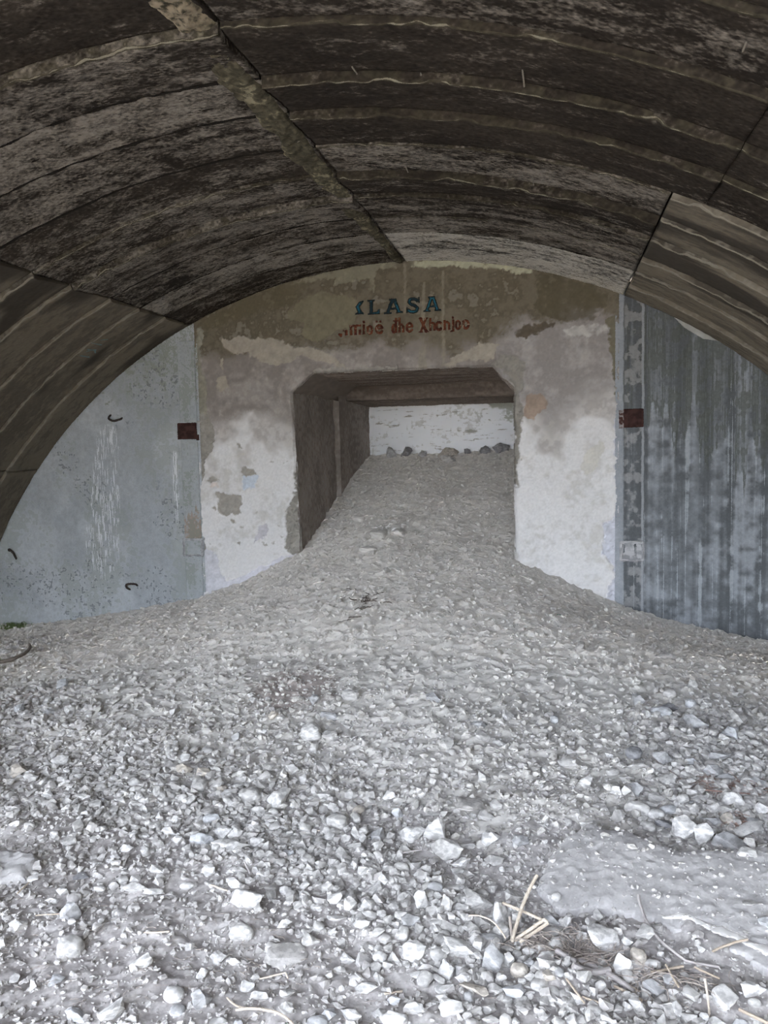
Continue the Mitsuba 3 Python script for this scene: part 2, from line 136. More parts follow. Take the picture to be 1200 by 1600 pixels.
STONES = '''
-1.345 1.95 77 42 25 a l large bluish-grey angular stone left of the knobbly white stone
-1.181 1.963 36 22 22 a p pale grey angular stone right of the knobbly white stone
-1.251 1.97 66 72 43 a w tall knobbly white stone at the bottom edge of the picture
-0.932 2.004 61 33 15 f p large pale grey flat stone chip right of the white egg-shaped pebble
-0.872 2.014 47 25 24 a g mid-grey angular stone, second nearest such right of the white egg-shaped pebble
-1.07 2.026 42 35 25 r g mid-grey rounded pebble in front of the white egg-shaped pebble
-1.55 2.045 25 27 40 a w small whitish angular stone in front of the cream rounded stone
-0.657 2.059 56 33 31 r g smooth grey oval pebble at the bottom edge near a straw stalk
-1.017 2.061 56 61 48 a g mid-grey angular stone, nearest such right of the white egg-shaped pebble
-0.558 2.067 36 20 20 a w whitish angular stone right of the smooth grey oval pebble
-0.755 2.073 47 26 26 a p pale grey angular stone, nearest such left of the smooth grey oval pebble
-1.505 2.078 43 55 12 f l bluish-grey flat stone chip in front of the cream rounded stone
-1.108 2.082 57 51 34 r w smooth white egg-shaped pebble lying on fine gravel near the lower left
-0.441 2.088 81 51 50 a w big white rough stone cut by the bottom edge, near the middle
-0.631 2.093 45 50 30 a l bluish-grey angular stone right of the smooth grey oval pebble
-0.573 2.105 66 37 37 a w large whitish angular stone right of the smooth grey oval pebble
-0.77 2.128 47 38 29 a p pale grey angular stone, second nearest such left of the smooth grey oval pebble
-0.17 2.132 53 29 22 a p pale grey angular stone, second nearest such in front of the tan elongated stone
-0.497 2.135 48 36 29 a w whitish angular stone left of the big white bottom-edge stone
-0.287 2.147 72 44 44 a w large whitish angular stone in front of the tan elongated stone
-0.394 2.147 58 35 35 a w whitish angular stone right of the big white bottom-edge stone
-0.911 2.167 42 30 26 a w whitish angular stone in front of the flat dusty slab stone
-1.271 2.182 72 42 40 a w large whitish angular stone behind the white egg-shaped pebble
-0.125 2.183 25 28 25 a p small pale grey angular stone in front of the bright bluish-white stone
-1.065 2.184 33 37 25 a w small whitish angular stone right of the white egg-shaped pebble
-0.462 2.188 39 24 24 a l bluish-grey angular stone behind the big white bottom-edge stone
-0.191 2.19 58 38 36 a p pale grey angular stone, nearest such in front of the tan elongated stone
-0.313 2.196 52 30 30 a p pale grey angular stone left of the tan elongated stone
-0.244 2.207 26 28 25 r g small mid-grey rounded pebble in front of the tan elongated stone
0.112 2.208 43 32 25 r p pale grey rounded pebble, second nearest such right of the bright bluish-white stone
0.176 2.208 35 20 20 a p pale grey angular stone, second nearest such in front of the big cream block
-1.789 2.217 29 32 44 a w small whitish angular stone left of the cream rounded stone
0.263 2.221 35 24 22 a p pale grey angular stone, third nearest such left of the lower right cream block
-0.555 2.222 73 40 18 f w large whitish flat stone chip behind the big white bottom-edge stone
-1.545 2.226 79 58 57 b p large cream rounded stone alone on fine gravel at lower left
-0.228 2.254 85 46 31 a b tan elongated stone lying aslant in the foreground rubble
-1.318 2.256 35 30 21 a p small pale grey angular stone behind the white egg-shaped pebble
0.205 2.259 32 36 29 a w small whitish angular stone in front of the big cream block
0.291 2.263 54 29 29 a p pale grey angular stone, second nearest such left of the lower right cream block
-0.527 2.266 39 43 28 a w whitish angular stone, second nearest such in front of the big blocky white stone
-0.321 2.27 61 31 31 a w whitish angular stone left of the tan elongated stone
-0.993 2.27 36 31 22 a w small whitish angular stone left of the flat dusty slab stone
-0.116 2.271 62 57 38 a l bright bluish-white many-sided stone below the dry straw
0.45 2.273 54 32 31 a p pale grey angular stone in front of the lower right cream block
0.508 2.277 53 32 31 a g mid-grey angular stone in front of the lower right cream block
-1.052 2.292 47 52 34 a w whitish angular stone left of the flat dusty slab stone
-0.656 2.294 41 26 25 a p pale grey angular stone, second nearest such right of the flat dusty slab stone
-0.269 2.302 48 53 30 a w whitish angular stone behind the tan elongated stone
-0.042 2.306 47 50 28 r p pale grey rounded pebble, nearest such right of the bright bluish-white stone
-0.546 2.313 35 37 22 a p small pale grey angular stone left of the big blocky white stone
-0.415 2.315 49 27 18 a w whitish angular stone, nearest such in front of the big blocky white stone
-1.817 2.323 57 49 35 a w whitish angular stone left of the pointed grey stone
-0.014 2.327 38 39 23 a b buff angular stone right of the bright bluish-white stone
-0.847 2.336 129 108 28 f s wide flat dust-coated slab stone half sunk in the foreground gravel
-0.323 2.343 43 47 58 a w whitish angular stone in front of the broad white stone
0.481 2.345 77 85 53 a w big cream block beside loose straw at the lower right
0.014 2.345 30 32 18 r g small mid-grey rounded pebble right of the bright bluish-white stone
0.564 2.346 36 22 20 r p pale grey rounded pebble right of the lower right cream block
-0.593 2.357 48 53 31 a p pale grey angular stone, nearest such left of the big blocky white stone
0.344 2.358 37 21 21 a p pale grey angular stone, nearest such left of the lower right cream block
-0.644 2.359 45 36 27 a w whitish angular stone right of the flat dusty slab stone
-0.285 2.375 36 39 32 a w small whitish angular stone in front of the broad white stone
0.288 2.376 72 42 41 a g large mid-grey angular stone left of the lower right cream block
-0.103 2.377 55 44 39 b b buff rounded block behind the bright bluish-white stone
-0.366 2.379 36 38 22 a p small pale grey angular stone right of the big blocky white stone
-0.187 2.396 64 70 79 a g split stone with a grey striped face beside white rubble
-1.66 2.399 56 61 66 a g grey angular stone with a pointed shaded side at lower left
0.34 2.399 38 40 23 a g mid-grey angular stone left of the lower right cream block
0.573 2.403 71 44 42 a w large whitish angular stone right of the lower right cream block
-0.069 2.405 39 43 29 a g mid-grey angular stone behind the bright bluish-white stone
-1.488 2.408 48 40 9 f p pale grey flat stone chip in front of the squat white block
-1.027 2.409 79 40 54 b p large pale grey rounded block in front of the streaky white stone
-0.443 2.411 84 78 52 a w big blocky white stone in the middle foreground rubble
-0.784 2.412 59 52 36 a p pale grey angular stone, nearest such right of the flat dusty slab stone
-0.138 2.415 36 39 45 a p small pale grey angular stone right of the grey striped stone
-0.026 2.422 49 25 24 a w whitish angular stone behind the bright bluish-white stone
0.038 2.44 33 32 21 a p small pale grey angular stone left of the big cream block
0.391 2.442 34 30 21 a w small whitish angular stone left of the lower right cream block
0.206 2.451 61 32 79 t w whitish upright wedge of stone in front of the big cream block
-0.294 2.456 111 61 42 a w broad white stone lying left of the grey striped stone
0.301 2.485 47 27 24 r p pale grey rounded pebble right of the big cream block
0.259 2.5 44 48 32 b b buff rounded block right of the big cream block
-1.806 2.502 47 23 20 a w whitish angular stone, nearest such behind the pointed grey stone
-0.636 2.51 60 33 25 a w whitish angular stone left of the big blocky white stone
0.129 2.514 40 24 23 a p pale grey angular stone, nearest such in front of the big cream block
-0.207 2.524 84 46 21 r g large mid-grey rounded pebble behind the grey striped stone
0.003 2.529 62 51 38 a p pale grey angular stone left of the big cream block
-0.731 2.538 74 41 20 a w large whitish angular stone right of the flat dusty slab stone
-0.472 2.539 64 40 38 a g mid-grey angular stone behind the big blocky white stone
-1.801 2.553 54 31 26 a w whitish angular stone, second nearest such behind the pointed grey stone
-0.348 2.556 64 36 34 a p pale grey angular stone, nearest such behind the broad white stone
0.154 2.568 104 74 64 a w big cream block in front of the packed earth slab
-0.272 2.574 60 49 37 a p pale grey angular stone, second nearest such behind the broad white stone
-0.626 2.575 61 34 32 a p pale grey angular stone, second nearest such left of the big blocky white stone
-1.511 2.582 89 49 43 a w squat white block among thin stalks at lower left
-1.073 2.583 114 60 55 a w long streaky white stone leaning over a dark hollow in the gravel
-1.443 2.6 75 41 18 f w whitish flat stone chip right of the squat white block
-0.809 2.6 36 39 23 a w small whitish angular stone behind the flat dusty slab stone
-0.009 2.602 76 42 19 r p large pale grey rounded pebble in front of the round white pebble
-1.675 2.602 48 25 20 r w whitish rounded pebble left of the squat white block
-0.701 2.608 49 54 51 a p pale grey angular stone, third nearest such left of the big blocky white stone
-0.486 2.609 53 34 32 a p pale grey angular stone, nearest such behind the big blocky white stone
-1.964 2.612 61 45 9 f w whitish flat stone chip behind the pointed grey stone
0.292 2.629 56 62 38 a p pale grey angular stone right of the big cream block
-0.41 2.636 55 61 34 a p pale grey angular stone left of the broad rough block
-0.77 2.648 59 44 36 a w whitish angular stone behind the flat dusty slab stone
-0.183 2.653 61 67 98 t w tall white wedge of stone standing against the dry straw stalks
-0.363 2.653 40 44 64 a p small pale grey angular stone left of the broad rough block
0.042 2.66 30 33 48 a w small whitish angular stone in front of the round white pebble
-1.161 2.667 71 40 36 a w whitish angular stone behind the streaky white stone
-0.0 2.671 56 34 31 a g mid-grey angular stone in front of the round white pebble
-0.316 2.673 49 27 25 a w whitish angular stone, nearest such left of the broad rough block
-1.351 2.673 53 27 22 r w whitish rounded pebble right of the squat white block
-1.563 2.676 41 34 25 a p small pale grey angular stone behind the squat white block
-0.455 2.679 58 64 67 a w whitish angular stone, second nearest such left of the broad rough block
-1.794 2.684 69 53 11 f d dark grey flat stone chip behind the pointed grey stone
-1.029 2.694 47 25 22 a p pale grey angular stone right of the streaky white stone
-0.967 2.696 56 33 30 a w whitish angular stone, nearest such right of the streaky white stone
-1.111 2.704 47 30 27 a p pale grey angular stone behind the streaky white stone
-0.527 2.706 43 48 44 a p pale grey angular stone, second nearest such behind the big blocky white stone
0.684 2.729 42 46 27 a l bluish-grey angular stone behind the lower right cream block
-0.264 2.742 105 73 65 a p broad rough pale block left of the dry straw stalks
-0.913 2.742 45 25 23 a w whitish angular stone, second nearest such right of the streaky white stone
-0.651 2.745 65 70 40 a w whitish angular stone in front of the broad white block
-1.512 2.751 69 37 32 a w whitish angular stone, nearest such behind the squat white block
-0.421 2.763 53 36 30 r g mid-grey rounded pebble left of the broad rough block
-1.311 2.767 64 45 39 a w whitish angular stone in front of the loaf-shaped white stone
0.009 2.776 31 34 20 r w small round white pebble on dust at the left end of the slab
-1.111 2.777 44 48 36 a w small whitish angular stone behind the streaky white stone
-1.181 2.783 59 38 33 a p pale grey angular stone in front of the loaf-shaped white stone
-0.137 2.786 64 70 41 a p pale grey angular stone behind the tall white wedge
-0.511 2.804 61 51 38 a p pale grey angular stone, second nearest such in front of the large rough stone
-0.357 2.813 84 46 27 a w large whitish angular stone left of the broad rough block
0.657 2.813 48 40 9 f p pale grey flat stone chip, second nearest such in front of the flat dark grey block
-1.735 2.817 51 34 29 a w whitish angular stone, second nearest such behind the squat white block
-0.57 2.886 58 41 34 r p pale grey rounded pebble in front of the broad white block
-1.139 2.888 50 39 31 a p pale grey angular stone right of the loaf-shaped white stone
-1.986 2.891 59 42 34 a p pale grey angular stone left of the squat white block
-0.477 2.907 48 53 39 a p pale grey angular stone, nearest such in front of the large rough stone
-1.74 2.91 74 40 27 a w whitish angular stone, third nearest such behind the squat white block
-1.046 2.951 56 38 33 a l bluish-grey angular stone right of the loaf-shaped white stone
-0.35 2.956 73 40 28 a w whitish angular stone in front of the large rough stone
-1.297 2.966 152 83 43 a w long white loaf-shaped stone lying across the left rubble
-2.295 2.973 58 64 37 a w whitish angular stone, third nearest such behind the pointed grey stone
-0.593 2.981 30 33 48 a p small pale grey angular stone in front of the broad white block
-1.55 2.991 59 36 30 a w whitish angular stone, nearest such left of the broad bluish stone
-0.356 3.012 70 41 36 a w whitish angular stone right of the large rough stone
-0.831 3.015 62 34 21 a p pale grey angular stone, second nearest such left of the broad white block
-1.452 3.023 108 62 52 a l broad bluish stone in the left rubble
-1.21 3.023 69 50 42 a w whitish angular stone right of the loaf-shaped white stone
-0.229 3.053 75 51 44 a p pale grey angular stone, second nearest such right of the large rough stone
-1.603 3.056 88 48 32 a w whitish angular stone, second nearest such left of the broad bluish stone
-0.42 3.062 128 89 78 a p large rough pale stone in front of the fin-shaped stone
-0.579 3.075 62 53 38 a p pale grey angular stone in front of the broad white block
-1.393 3.093 93 63 53 a w large whitish angular stone right of the broad bluish stone
-0.771 3.1 34 37 42 a w small whitish angular stone left of the broad white block
-1.33 3.11 60 66 51 a w whitish angular stone behind the loaf-shaped white stone
0.712 3.115 67 71 15 f w whitish flat stone chip in front of the flat dark grey block
-0.851 3.123 53 42 33 a p pale grey angular stone, nearest such left of the broad white block
-1.019 3.125 54 30 26 a p pale grey angular stone, second nearest such in front of the chunky bright white stone
-0.721 3.156 59 64 49 a g mid-grey angular stone left of the broad white block
-2.102 3.158 58 58 36 a p pale grey angular stone behind the squat white block
-0.344 3.172 73 39 33 a p pale grey angular stone, nearest such right of the large rough stone
-0.585 3.187 112 66 56 a w broad white block at the front edge of the earth mound
-0.472 3.19 98 54 115 t p fin-shaped pale stone standing beside the broad white block
-1.223 3.19 50 51 31 a w small whitish angular stone in front of the chunky bright white stone
-0.132 3.197 68 60 42 a g mid-grey angular stone in front of the broad dusty clod
-1.497 3.214 85 56 46 a l bluish-grey angular stone behind the broad bluish stone
-1.052 3.22 61 33 18 r w whitish rounded pebble in front of the chunky bright white stone
-2.068 3.223 53 58 41 a p small pale grey angular stone left of the broad bluish stone
-0.257 3.232 80 75 49 a w whitish angular stone in front of the broad dusty clod
0.653 3.244 70 42 9 f p pale grey flat stone chip, nearest such in front of the flat dark grey block
-0.915 3.245 83 79 60 b p pale grey rounded block right of the chunky bright white stone
-2.166 3.273 78 41 31 a w whitish angular stone, third nearest such left of the broad bluish stone
-2.353 3.295 45 50 44 a w small whitish angular stone, second nearest such in front of the bluish-white hollow stone
-2.081 3.297 54 53 33 a l small bluish-grey angular stone left of the broad bluish stone
-1.98 3.3 54 52 33 a w small whitish angular stone, second nearest such left of the broad bluish stone
0.823 3.306 56 61 40 a p pale grey angular stone in front of the long white stone
-1.115 3.307 57 61 35 a p pale grey angular stone, nearest such in front of the chunky bright white stone
0.596 3.312 72 58 94 t w tall pale wedge-shaped stone right of the big pale cracked block
0.694 3.315 133 69 58 a g flat dark grey block at the far edge of the packed earth slab
-1.896 3.327 45 49 39 a w small whitish angular stone, nearest such left of the broad bluish stone
-1.313 3.341 76 43 35 a p pale grey angular stone in front of the tan rounded block
-1.054 3.342 51 57 38 a p small pale grey angular stone right of the chunky bright white stone
0.526 3.351 105 115 94 a w big pale cracked block at the far edge of the packed earth slab
0.147 3.367 81 52 43 a w whitish angular stone left of the white oval pebble
-0.676 3.376 54 59 51 a l bluish-grey angular stone behind the broad white block
-1.848 3.379 60 66 63 a p pale grey angular stone, nearest such behind the broad bluish stone
-0.859 3.38 51 55 31 r b small buff rounded pebble left of the broad white block
0.387 3.383 58 43 33 r p pale grey rounded pebble in front of the white oval pebble
-0.288 3.387 69 48 40 a p pale grey angular stone in front of the broad dusty clod
-0.519 3.403 68 49 10 f p pale grey flat stone chip behind the fin-shaped stone
0.451 3.43 75 47 39 a d dark grey angular stone in front of the white oval pebble
-1.488 3.432 66 60 41 a p pale grey angular stone, nearest such left of the tan rounded block
-1.258 3.438 107 115 66 a w chunky bright white stone at the foot of the earth mound
-1.395 3.441 102 90 73 b p tan rounded block left of the chunky bright white stone
0.783 3.444 154 84 39 a w long white stone lying on top of the flat dark grey block
0.27 3.448 65 72 48 a p pale grey angular stone, nearest such left of the white oval pebble
-2.497 3.448 64 60 39 a p pale grey angular stone in front of the bluish-white hollow stone
-0.25 3.476 51 40 31 a p small pale grey angular stone right of the broad dusty clod
-0.359 3.483 129 168 36 f s broad dusty clod on the lower middle of the earth mound
0.653 3.492 81 54 43 a g mid-grey angular stone behind the tall pale wedge
-2.007 3.493 94 54 40 a p pale grey angular stone, second nearest such behind the broad bluish stone
-1.685 3.506 71 78 51 b p pale grey rounded block left of the tan rounded block
0.83 3.51 64 62 38 r g mid-grey rounded pebble right of the long white stone
0.724 3.511 54 59 40 a b buff angular stone left of the long white stone
-1.575 3.515 55 61 34 a b small buff angular stone left of the tan rounded block
0.439 3.518 69 55 41 r w smooth white oval pebble touching the bluish oval pebble
-1.048 3.521 78 76 48 a p pale grey angular stone right of the chunky bright white stone
-0.835 3.523 47 52 36 a p small pale grey angular stone behind the broad white block
-1.779 3.535 94 84 16 f w whitish flat stone chip left of the tan rounded block
0.201 3.54 62 39 31 a p pale grey angular stone, second nearest such left of the white oval pebble
0.359 3.544 101 51 63 b p large pale grey rounded block left of the white oval pebble
-1.61 3.549 81 82 50 a p pale grey angular stone, second nearest such left of the tan rounded block
-1.38 3.556 55 61 51 a p small pale grey angular stone right of the tan rounded block
0.603 3.574 44 49 68 a p small pale grey angular stone right of the bluish oval pebble
0.495 3.581 78 56 41 r l smooth bluish-grey oval pebble above the packed earth slab
-2.74 3.595 87 96 54 a b buff angular stone in front of the bluish-white hollow stone
0.053 3.597 52 41 32 a p small pale grey angular stone left of the dark round stone
0.438 3.621 68 40 32 a p pale grey angular stone behind the white oval pebble
-1.84 3.639 90 63 47 a b buff angular stone, second nearest such left of the tan rounded block
-1.723 3.643 77 62 46 a b buff angular stone, nearest such left of the tan rounded block
0.886 3.652 56 61 58 a w whitish angular stone behind the long white stone
0.712 3.655 85 52 41 a p pale grey angular stone left of the pale block in needles
0.272 3.655 46 51 43 a w small whitish angular stone left of the white oval pebble
-1.206 3.682 69 65 43 a w whitish angular stone right of the chunky bright white stone
0.467 3.685 87 47 37 a p pale grey angular stone, nearest such behind the bluish oval pebble
0.581 3.69 63 74 14 f l bluish-grey flat stone chip right of the bluish oval pebble
0.777 3.699 97 105 60 a w pale block sitting in the brown dry needles at right
-1.399 3.715 51 67 14 f p small pale grey flat stone chip behind the chunky bright white stone
0.365 3.718 88 76 54 a g mid-grey angular stone behind the white oval pebble
-0.323 3.745 55 60 51 a p small pale grey angular stone behind the broad dusty clod
-2.598 3.747 96 91 59 a w whitish angular stone in front of the bluish-white hollow stone
0.152 3.748 72 49 38 a w whitish angular stone left of the dark round stone
-1.292 3.749 77 76 48 a w whitish angular stone behind the chunky bright white stone
0.267 3.772 75 41 27 a p pale grey angular stone, third nearest such in front of the dark round stone
-1.903 3.808 60 67 40 a w small whitish angular stone left of the tan rounded block
-1.827 3.839 61 54 37 a p small pale grey angular stone left of the tan rounded block
0.345 3.848 79 45 34 a p pale grey angular stone, second nearest such in front of the dark round stone
0.526 3.859 90 64 48 a p pale grey angular stone, second nearest such behind the bluish oval pebble
0.281 3.895 61 41 28 r p pale grey rounded pebble left of the dark round stone
-0.702 3.915 58 50 36 a p small pale grey angular stone left of the broad dusty clod
-1.84 3.941 59 63 35 r w small whitish rounded pebble behind the tan rounded block
0.068 3.949 88 57 43 a p pale grey angular stone in front of the bluish round pebble
0.944 3.955 84 59 44 a g mid-grey angular stone right of the pale block in needles
0.406 3.959 99 53 40 a p pale grey angular stone, nearest such in front of the dark round stone
0.812 3.969 79 66 49 a g mid-grey angular stone, nearest such behind the pale block in needles
0.496 3.99 62 57 38 a p pale grey angular stone right of the dark round stone
0.351 4.012 69 41 30 a p pale grey angular stone left of the dark round stone
0.764 4.017 87 95 61 a g mid-grey angular stone, second nearest such behind the pale block in needles
0.397 4.078 77 82 46 r d dark grey round stone among pale ones on the right slope
-0.542 4.082 67 63 41 a p pale grey angular stone in front of the lone grey stone
0.54 4.101 96 90 59 a g mid-grey angular stone right of the dark round stone
-1.74 4.106 46 51 62 a g small mid-grey angular stone left of the lone rounded whitish stone
0.676 4.113 70 49 36 a l bluish-grey angular stone right of the dark round stone
-0.275 4.15 87 49 35 a p pale grey angular stone, second nearest such in front of the white chip
-1.215 4.173 85 53 37 a p pale grey angular stone right of the lone rounded whitish stone
-1.326 4.184 107 118 89 b w lone rounded whitish stone on the lower slope of the earth mound
0.826 4.188 106 80 57 a g mid-grey angular stone, third nearest such behind the pale block in needles
-0.368 4.213 75 54 38 a p pale grey angular stone, nearest such in front of the white chip
0.943 4.284 92 67 47 a p pale grey angular stone behind the pale block in needles
0.47 4.334 61 56 38 a p small pale grey angular stone behind the dark round stone
-0.411 4.349 89 66 45 a g mid-grey angular stone left of the white chip
-1.627 4.383 75 64 42 a b buff angular stone left of the lone rounded whitish stone
-1.277 4.424 120 82 54 a g grey broken stone on the mound beside darker loose soil
-3.14 4.428 97 75 46 a g mid-grey angular stone in front of the bluish-white hollow stone
0.996 4.439 81 74 12 f w whitish flat stone chip behind the pale block in needles
-3.023 4.479 65 72 69 a w small whitish angular stone, nearest such in front of the bluish-white hollow stone
0.008 4.493 43 47 36 r l small bluish round pebble alone on the right slope
-0.249 4.498 65 72 55 a w bright white chip of stone alone on the middle right slope
-3.421 4.521 62 69 61 a l small bluish-grey angular stone left of the bluish-white hollow stone
1.009 4.543 62 68 44 a p small pale grey angular stone behind the pale block in needles
0.945 4.553 87 96 60 a l bluish-grey angular stone right of the bluish long pebble
-1.427 4.573 70 77 61 a g small mid-grey angular stone left of the grey mound stone
0.789 4.647 122 134 76 a g large mid-grey angular stone right of the bluish long pebble
-1.214 4.654 110 59 58 b p pale grey rounded block behind the grey mound stone
-0.694 4.678 108 98 62 a g lone mid-grey stone casting a dark hollow on the mound
0.523 4.698 73 77 45 a w whitish angular stone left of the bluish long pebble
0.898 4.722 80 72 46 a p pale grey angular stone, nearest such right of the bluish long pebble
0.614 4.748 111 87 52 r l bluish long pebble lying among the stones of the right slope
1.045 4.787 91 100 74 a p pale grey angular stone, second nearest such right of the bluish long pebble
0.674 4.829 90 99 59 a d dark grey angular stone right of the bluish long pebble
0.502 4.871 76 83 57 a g mid-grey angular stone left of the bluish long pebble
0.804 4.929 57 62 50 r l small bluish-grey rounded pebble right of the bluish long pebble
-3.424 4.975 91 100 72 a l bluish-white stone in the dark hollow at the far left
-3.567 4.995 101 92 51 a p pale grey angular stone left of the bluish-white hollow stone
0.698 5.035 70 77 52 r p small pale grey rounded pebble behind the bluish long pebble
0.862 5.245 68 75 56 a p small pale grey angular stone behind the bluish long pebble
0.181 5.601 79 87 74 a s small dust-coloured angular stone left of the buff clod
0.784 5.788 152 121 65 a s buff earth clod with a ragged right end on the upper right slope
-4.782 6.182 148 135 64 a w whitish angular stone left of the bluish-white hollow stone
-1.242 9.437 197 217 91 a p pale grey angular stone in front of the brownish triangular rock
-0.648 9.703 153 169 100 a d dark grey angular stone right of the brownish triangular rock
-2.016 9.819 136 149 108 a g small mid-grey angular stone, second nearest such left of the brownish triangular rock
-1.821 9.87 144 158 97 a d small dark grey angular stone left of the brownish triangular rock
-1.622 9.897 128 140 69 a g small mid-grey angular stone, nearest such left of the brownish triangular rock
-1.042 9.941 111 122 71 a d small dark grey angular stone, nearest such right of the brownish triangular rock
-0.822 9.961 142 156 76 a d small dark grey angular stone, second nearest such right of the brownish triangular rock
-1.295 9.982 288 317 103 a b brownish triangular rock on the heap against the white back wall
-0.566 10.027 111 122 81 a d small dark grey angular stone, third nearest such right of the brownish triangular rock
'''

# ------------------------------------------------------------------ helpers
def put(key, shape, label=None, category=None, group=None, kind=None):
    if key in scene:
        n = 1
        while f'{key}_{n:03d}' in scene: n += 1
        key = f'{key}_{n:03d}'
    scene[key] = shape
    d = {}
    if label: d['label'] = label
    if category: d['category'] = category
    if group: d['group'] = group
    if kind: d['kind'] = kind
    if d: labels[key] = d
    return key

def N(p, s, seed=0, o=3):
    return meshkit.fbm(np.asarray(p, float) * s, o, seed)

def p3(x, y, z=0.0):
    x, y, z = np.broadcast_arrays(np.asarray(x, float), np.asarray(y, float), np.asarray(z, float))
    return np.stack([x, y, z], -1)

def grid_faces(nu, nv):
    i, j = np.meshgrid(np.arange(nu - 1), np.arange(nv - 1), indexing='ij')
    a = (i * nv + j).ravel()
    return np.vstack([np.c_[a, a + nv, a + nv + 1], np.c_[a, a + nv + 1, a + 1]])

def keep(v, f, ok):
    f = f[ok[f].all(1)]
    used = np.unique(f)
    m = -np.ones(len(v), int); m[used] = np.arange(len(used))
    return used, m[f]

def tube(points, r, sides=7):
    p = np.asarray(points, float)
    r = np.broadcast_to(r, (len(p),))
    t = np.gradient(p, axis=0); t /= np.linalg.norm(t, axis=1, keepdims=True) + 1e-12
    ref = np.array([0.13, 0.2, 1.0]) if abs(t[:, 2]).max() < .9 else np.array([1.0, .1, 0])
    a = np.cross(t, ref); a /= np.linalg.norm(a, axis=1, keepdims=True) + 1e-12
    b = np.cross(t, a)
    ang = np.arange(sides) * 2 * np.pi / sides
    v = (p[:, None] + r[:, None, None] * (np.cos(ang)[None, :, None] * a[:, None] + np.sin(ang)[None, :, None] * b[:, None])).reshape(-1, 3)
    i, j = np.meshgrid(np.arange(len(p) - 1), np.arange(sides), indexing='ij')
    i, j = i.ravel(), j.ravel(); k = (j + 1) % sides
    f = np.vstack([np.c_[i * sides + j, i * sides + k, (i + 1) * sides + k], np.c_[i * sides + j, (i + 1) * sides + k, (i + 1) * sides + j]])
    n = len(v)
    v = np.vstack([v, p[:1], p[-1:]])
    q = np.arange(sides); q2 = (q + 1) % sides
    f = np.vstack([f, np.c_[q2, q, q * 0 + n], np.c_[q + (len(p) - 1) * sides, q2 + (len(p) - 1) * sides, q * 0 + n + 1]])
    return v, f

def smooth_path(pts, n):
    pts = np.asarray(pts, float)
    if len(pts) < 3: 
        w = np.linspace(0, 1, n)[:, None]
        return pts[0] * (1 - w) + pts[-1] * w
    s = np.r_[0, np.cumsum(np.linalg.norm(np.diff(pts, axis=0), axis=1))]
    from scipy.interpolate import PchipInterpolator
    return PchipInterpolator(s, pts, axis=0)(np.linspace(0, s[-1], n))

def join(parts):
    vs, fs, at = [], [], 0
    for v, f in parts:
        vs.append(v); fs.append(np.asarray(f) + at); at += len(v)
    return np.vstack(vs), np.vstack(fs)

def inside_dist(poly, x, z):
    """signed distance to the outline, positive inside (metres)"""
    pts = shapely.points(x, z)
    shapely.prepare(poly)
    ins = shapely.contains(poly, pts)
    d = shapely.distance(shapely.boundary(poly), pts)
    return np.where(ins, d, -d)

def rough(rgb_tex, r=0.95):
    return {'type': 'twosided', 'b': {'type': 'principled', 'base_color': rgb_tex, 'roughness': r, 'specular': 0.25}}

def bsdf(key, tex, r=0.95):
    scene[key] = rough(tex, r)
    return key

def rgb(*c): return {'type': 'rgb', 'value': list(c)}
vcol = {'type': 'mesh_attribute', 'name': 'vertex_color'}

# ------------------------------------------------------------------ materials
CX, CZ, R0 = -1.3913, -3.2291, 4.9894        # the vault's axis and radius
YW = 7.5                                      # the end wall's face

def vault_tex(p, n, uv):
    th = dr.atan2(p.x - CX, p.z - CZ)
    s = th * R0
    streak = fbm(s * 2.2, p.y * 5.0, 3.0, 3)
    mott = fbm(s * 9.0, p.y * 19.0, 1.0, 4)
    spot = fbm(p.x * 55.0, p.y * 75.0, p.z * 55.0, 3)
    big = fbm(s * 1.1 + 7, p.y * 1.9, 9.0, 3)
    rag = fbm(p.x * 22.0, p.y * 22.0, p.z * 22.0, 3)
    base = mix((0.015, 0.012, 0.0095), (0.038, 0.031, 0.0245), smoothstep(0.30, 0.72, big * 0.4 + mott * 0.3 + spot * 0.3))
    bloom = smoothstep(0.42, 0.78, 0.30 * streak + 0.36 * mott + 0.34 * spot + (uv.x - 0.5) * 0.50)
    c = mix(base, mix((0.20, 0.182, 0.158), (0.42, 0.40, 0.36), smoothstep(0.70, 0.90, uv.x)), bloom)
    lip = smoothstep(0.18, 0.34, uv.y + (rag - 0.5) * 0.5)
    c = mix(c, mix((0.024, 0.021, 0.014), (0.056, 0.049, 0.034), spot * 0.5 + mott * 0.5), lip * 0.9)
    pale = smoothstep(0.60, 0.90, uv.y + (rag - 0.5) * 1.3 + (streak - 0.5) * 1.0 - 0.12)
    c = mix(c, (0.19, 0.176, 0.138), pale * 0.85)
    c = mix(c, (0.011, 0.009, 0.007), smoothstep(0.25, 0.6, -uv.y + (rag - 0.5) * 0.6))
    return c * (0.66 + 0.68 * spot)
bsdf('m_vault', proc(vault_tex))

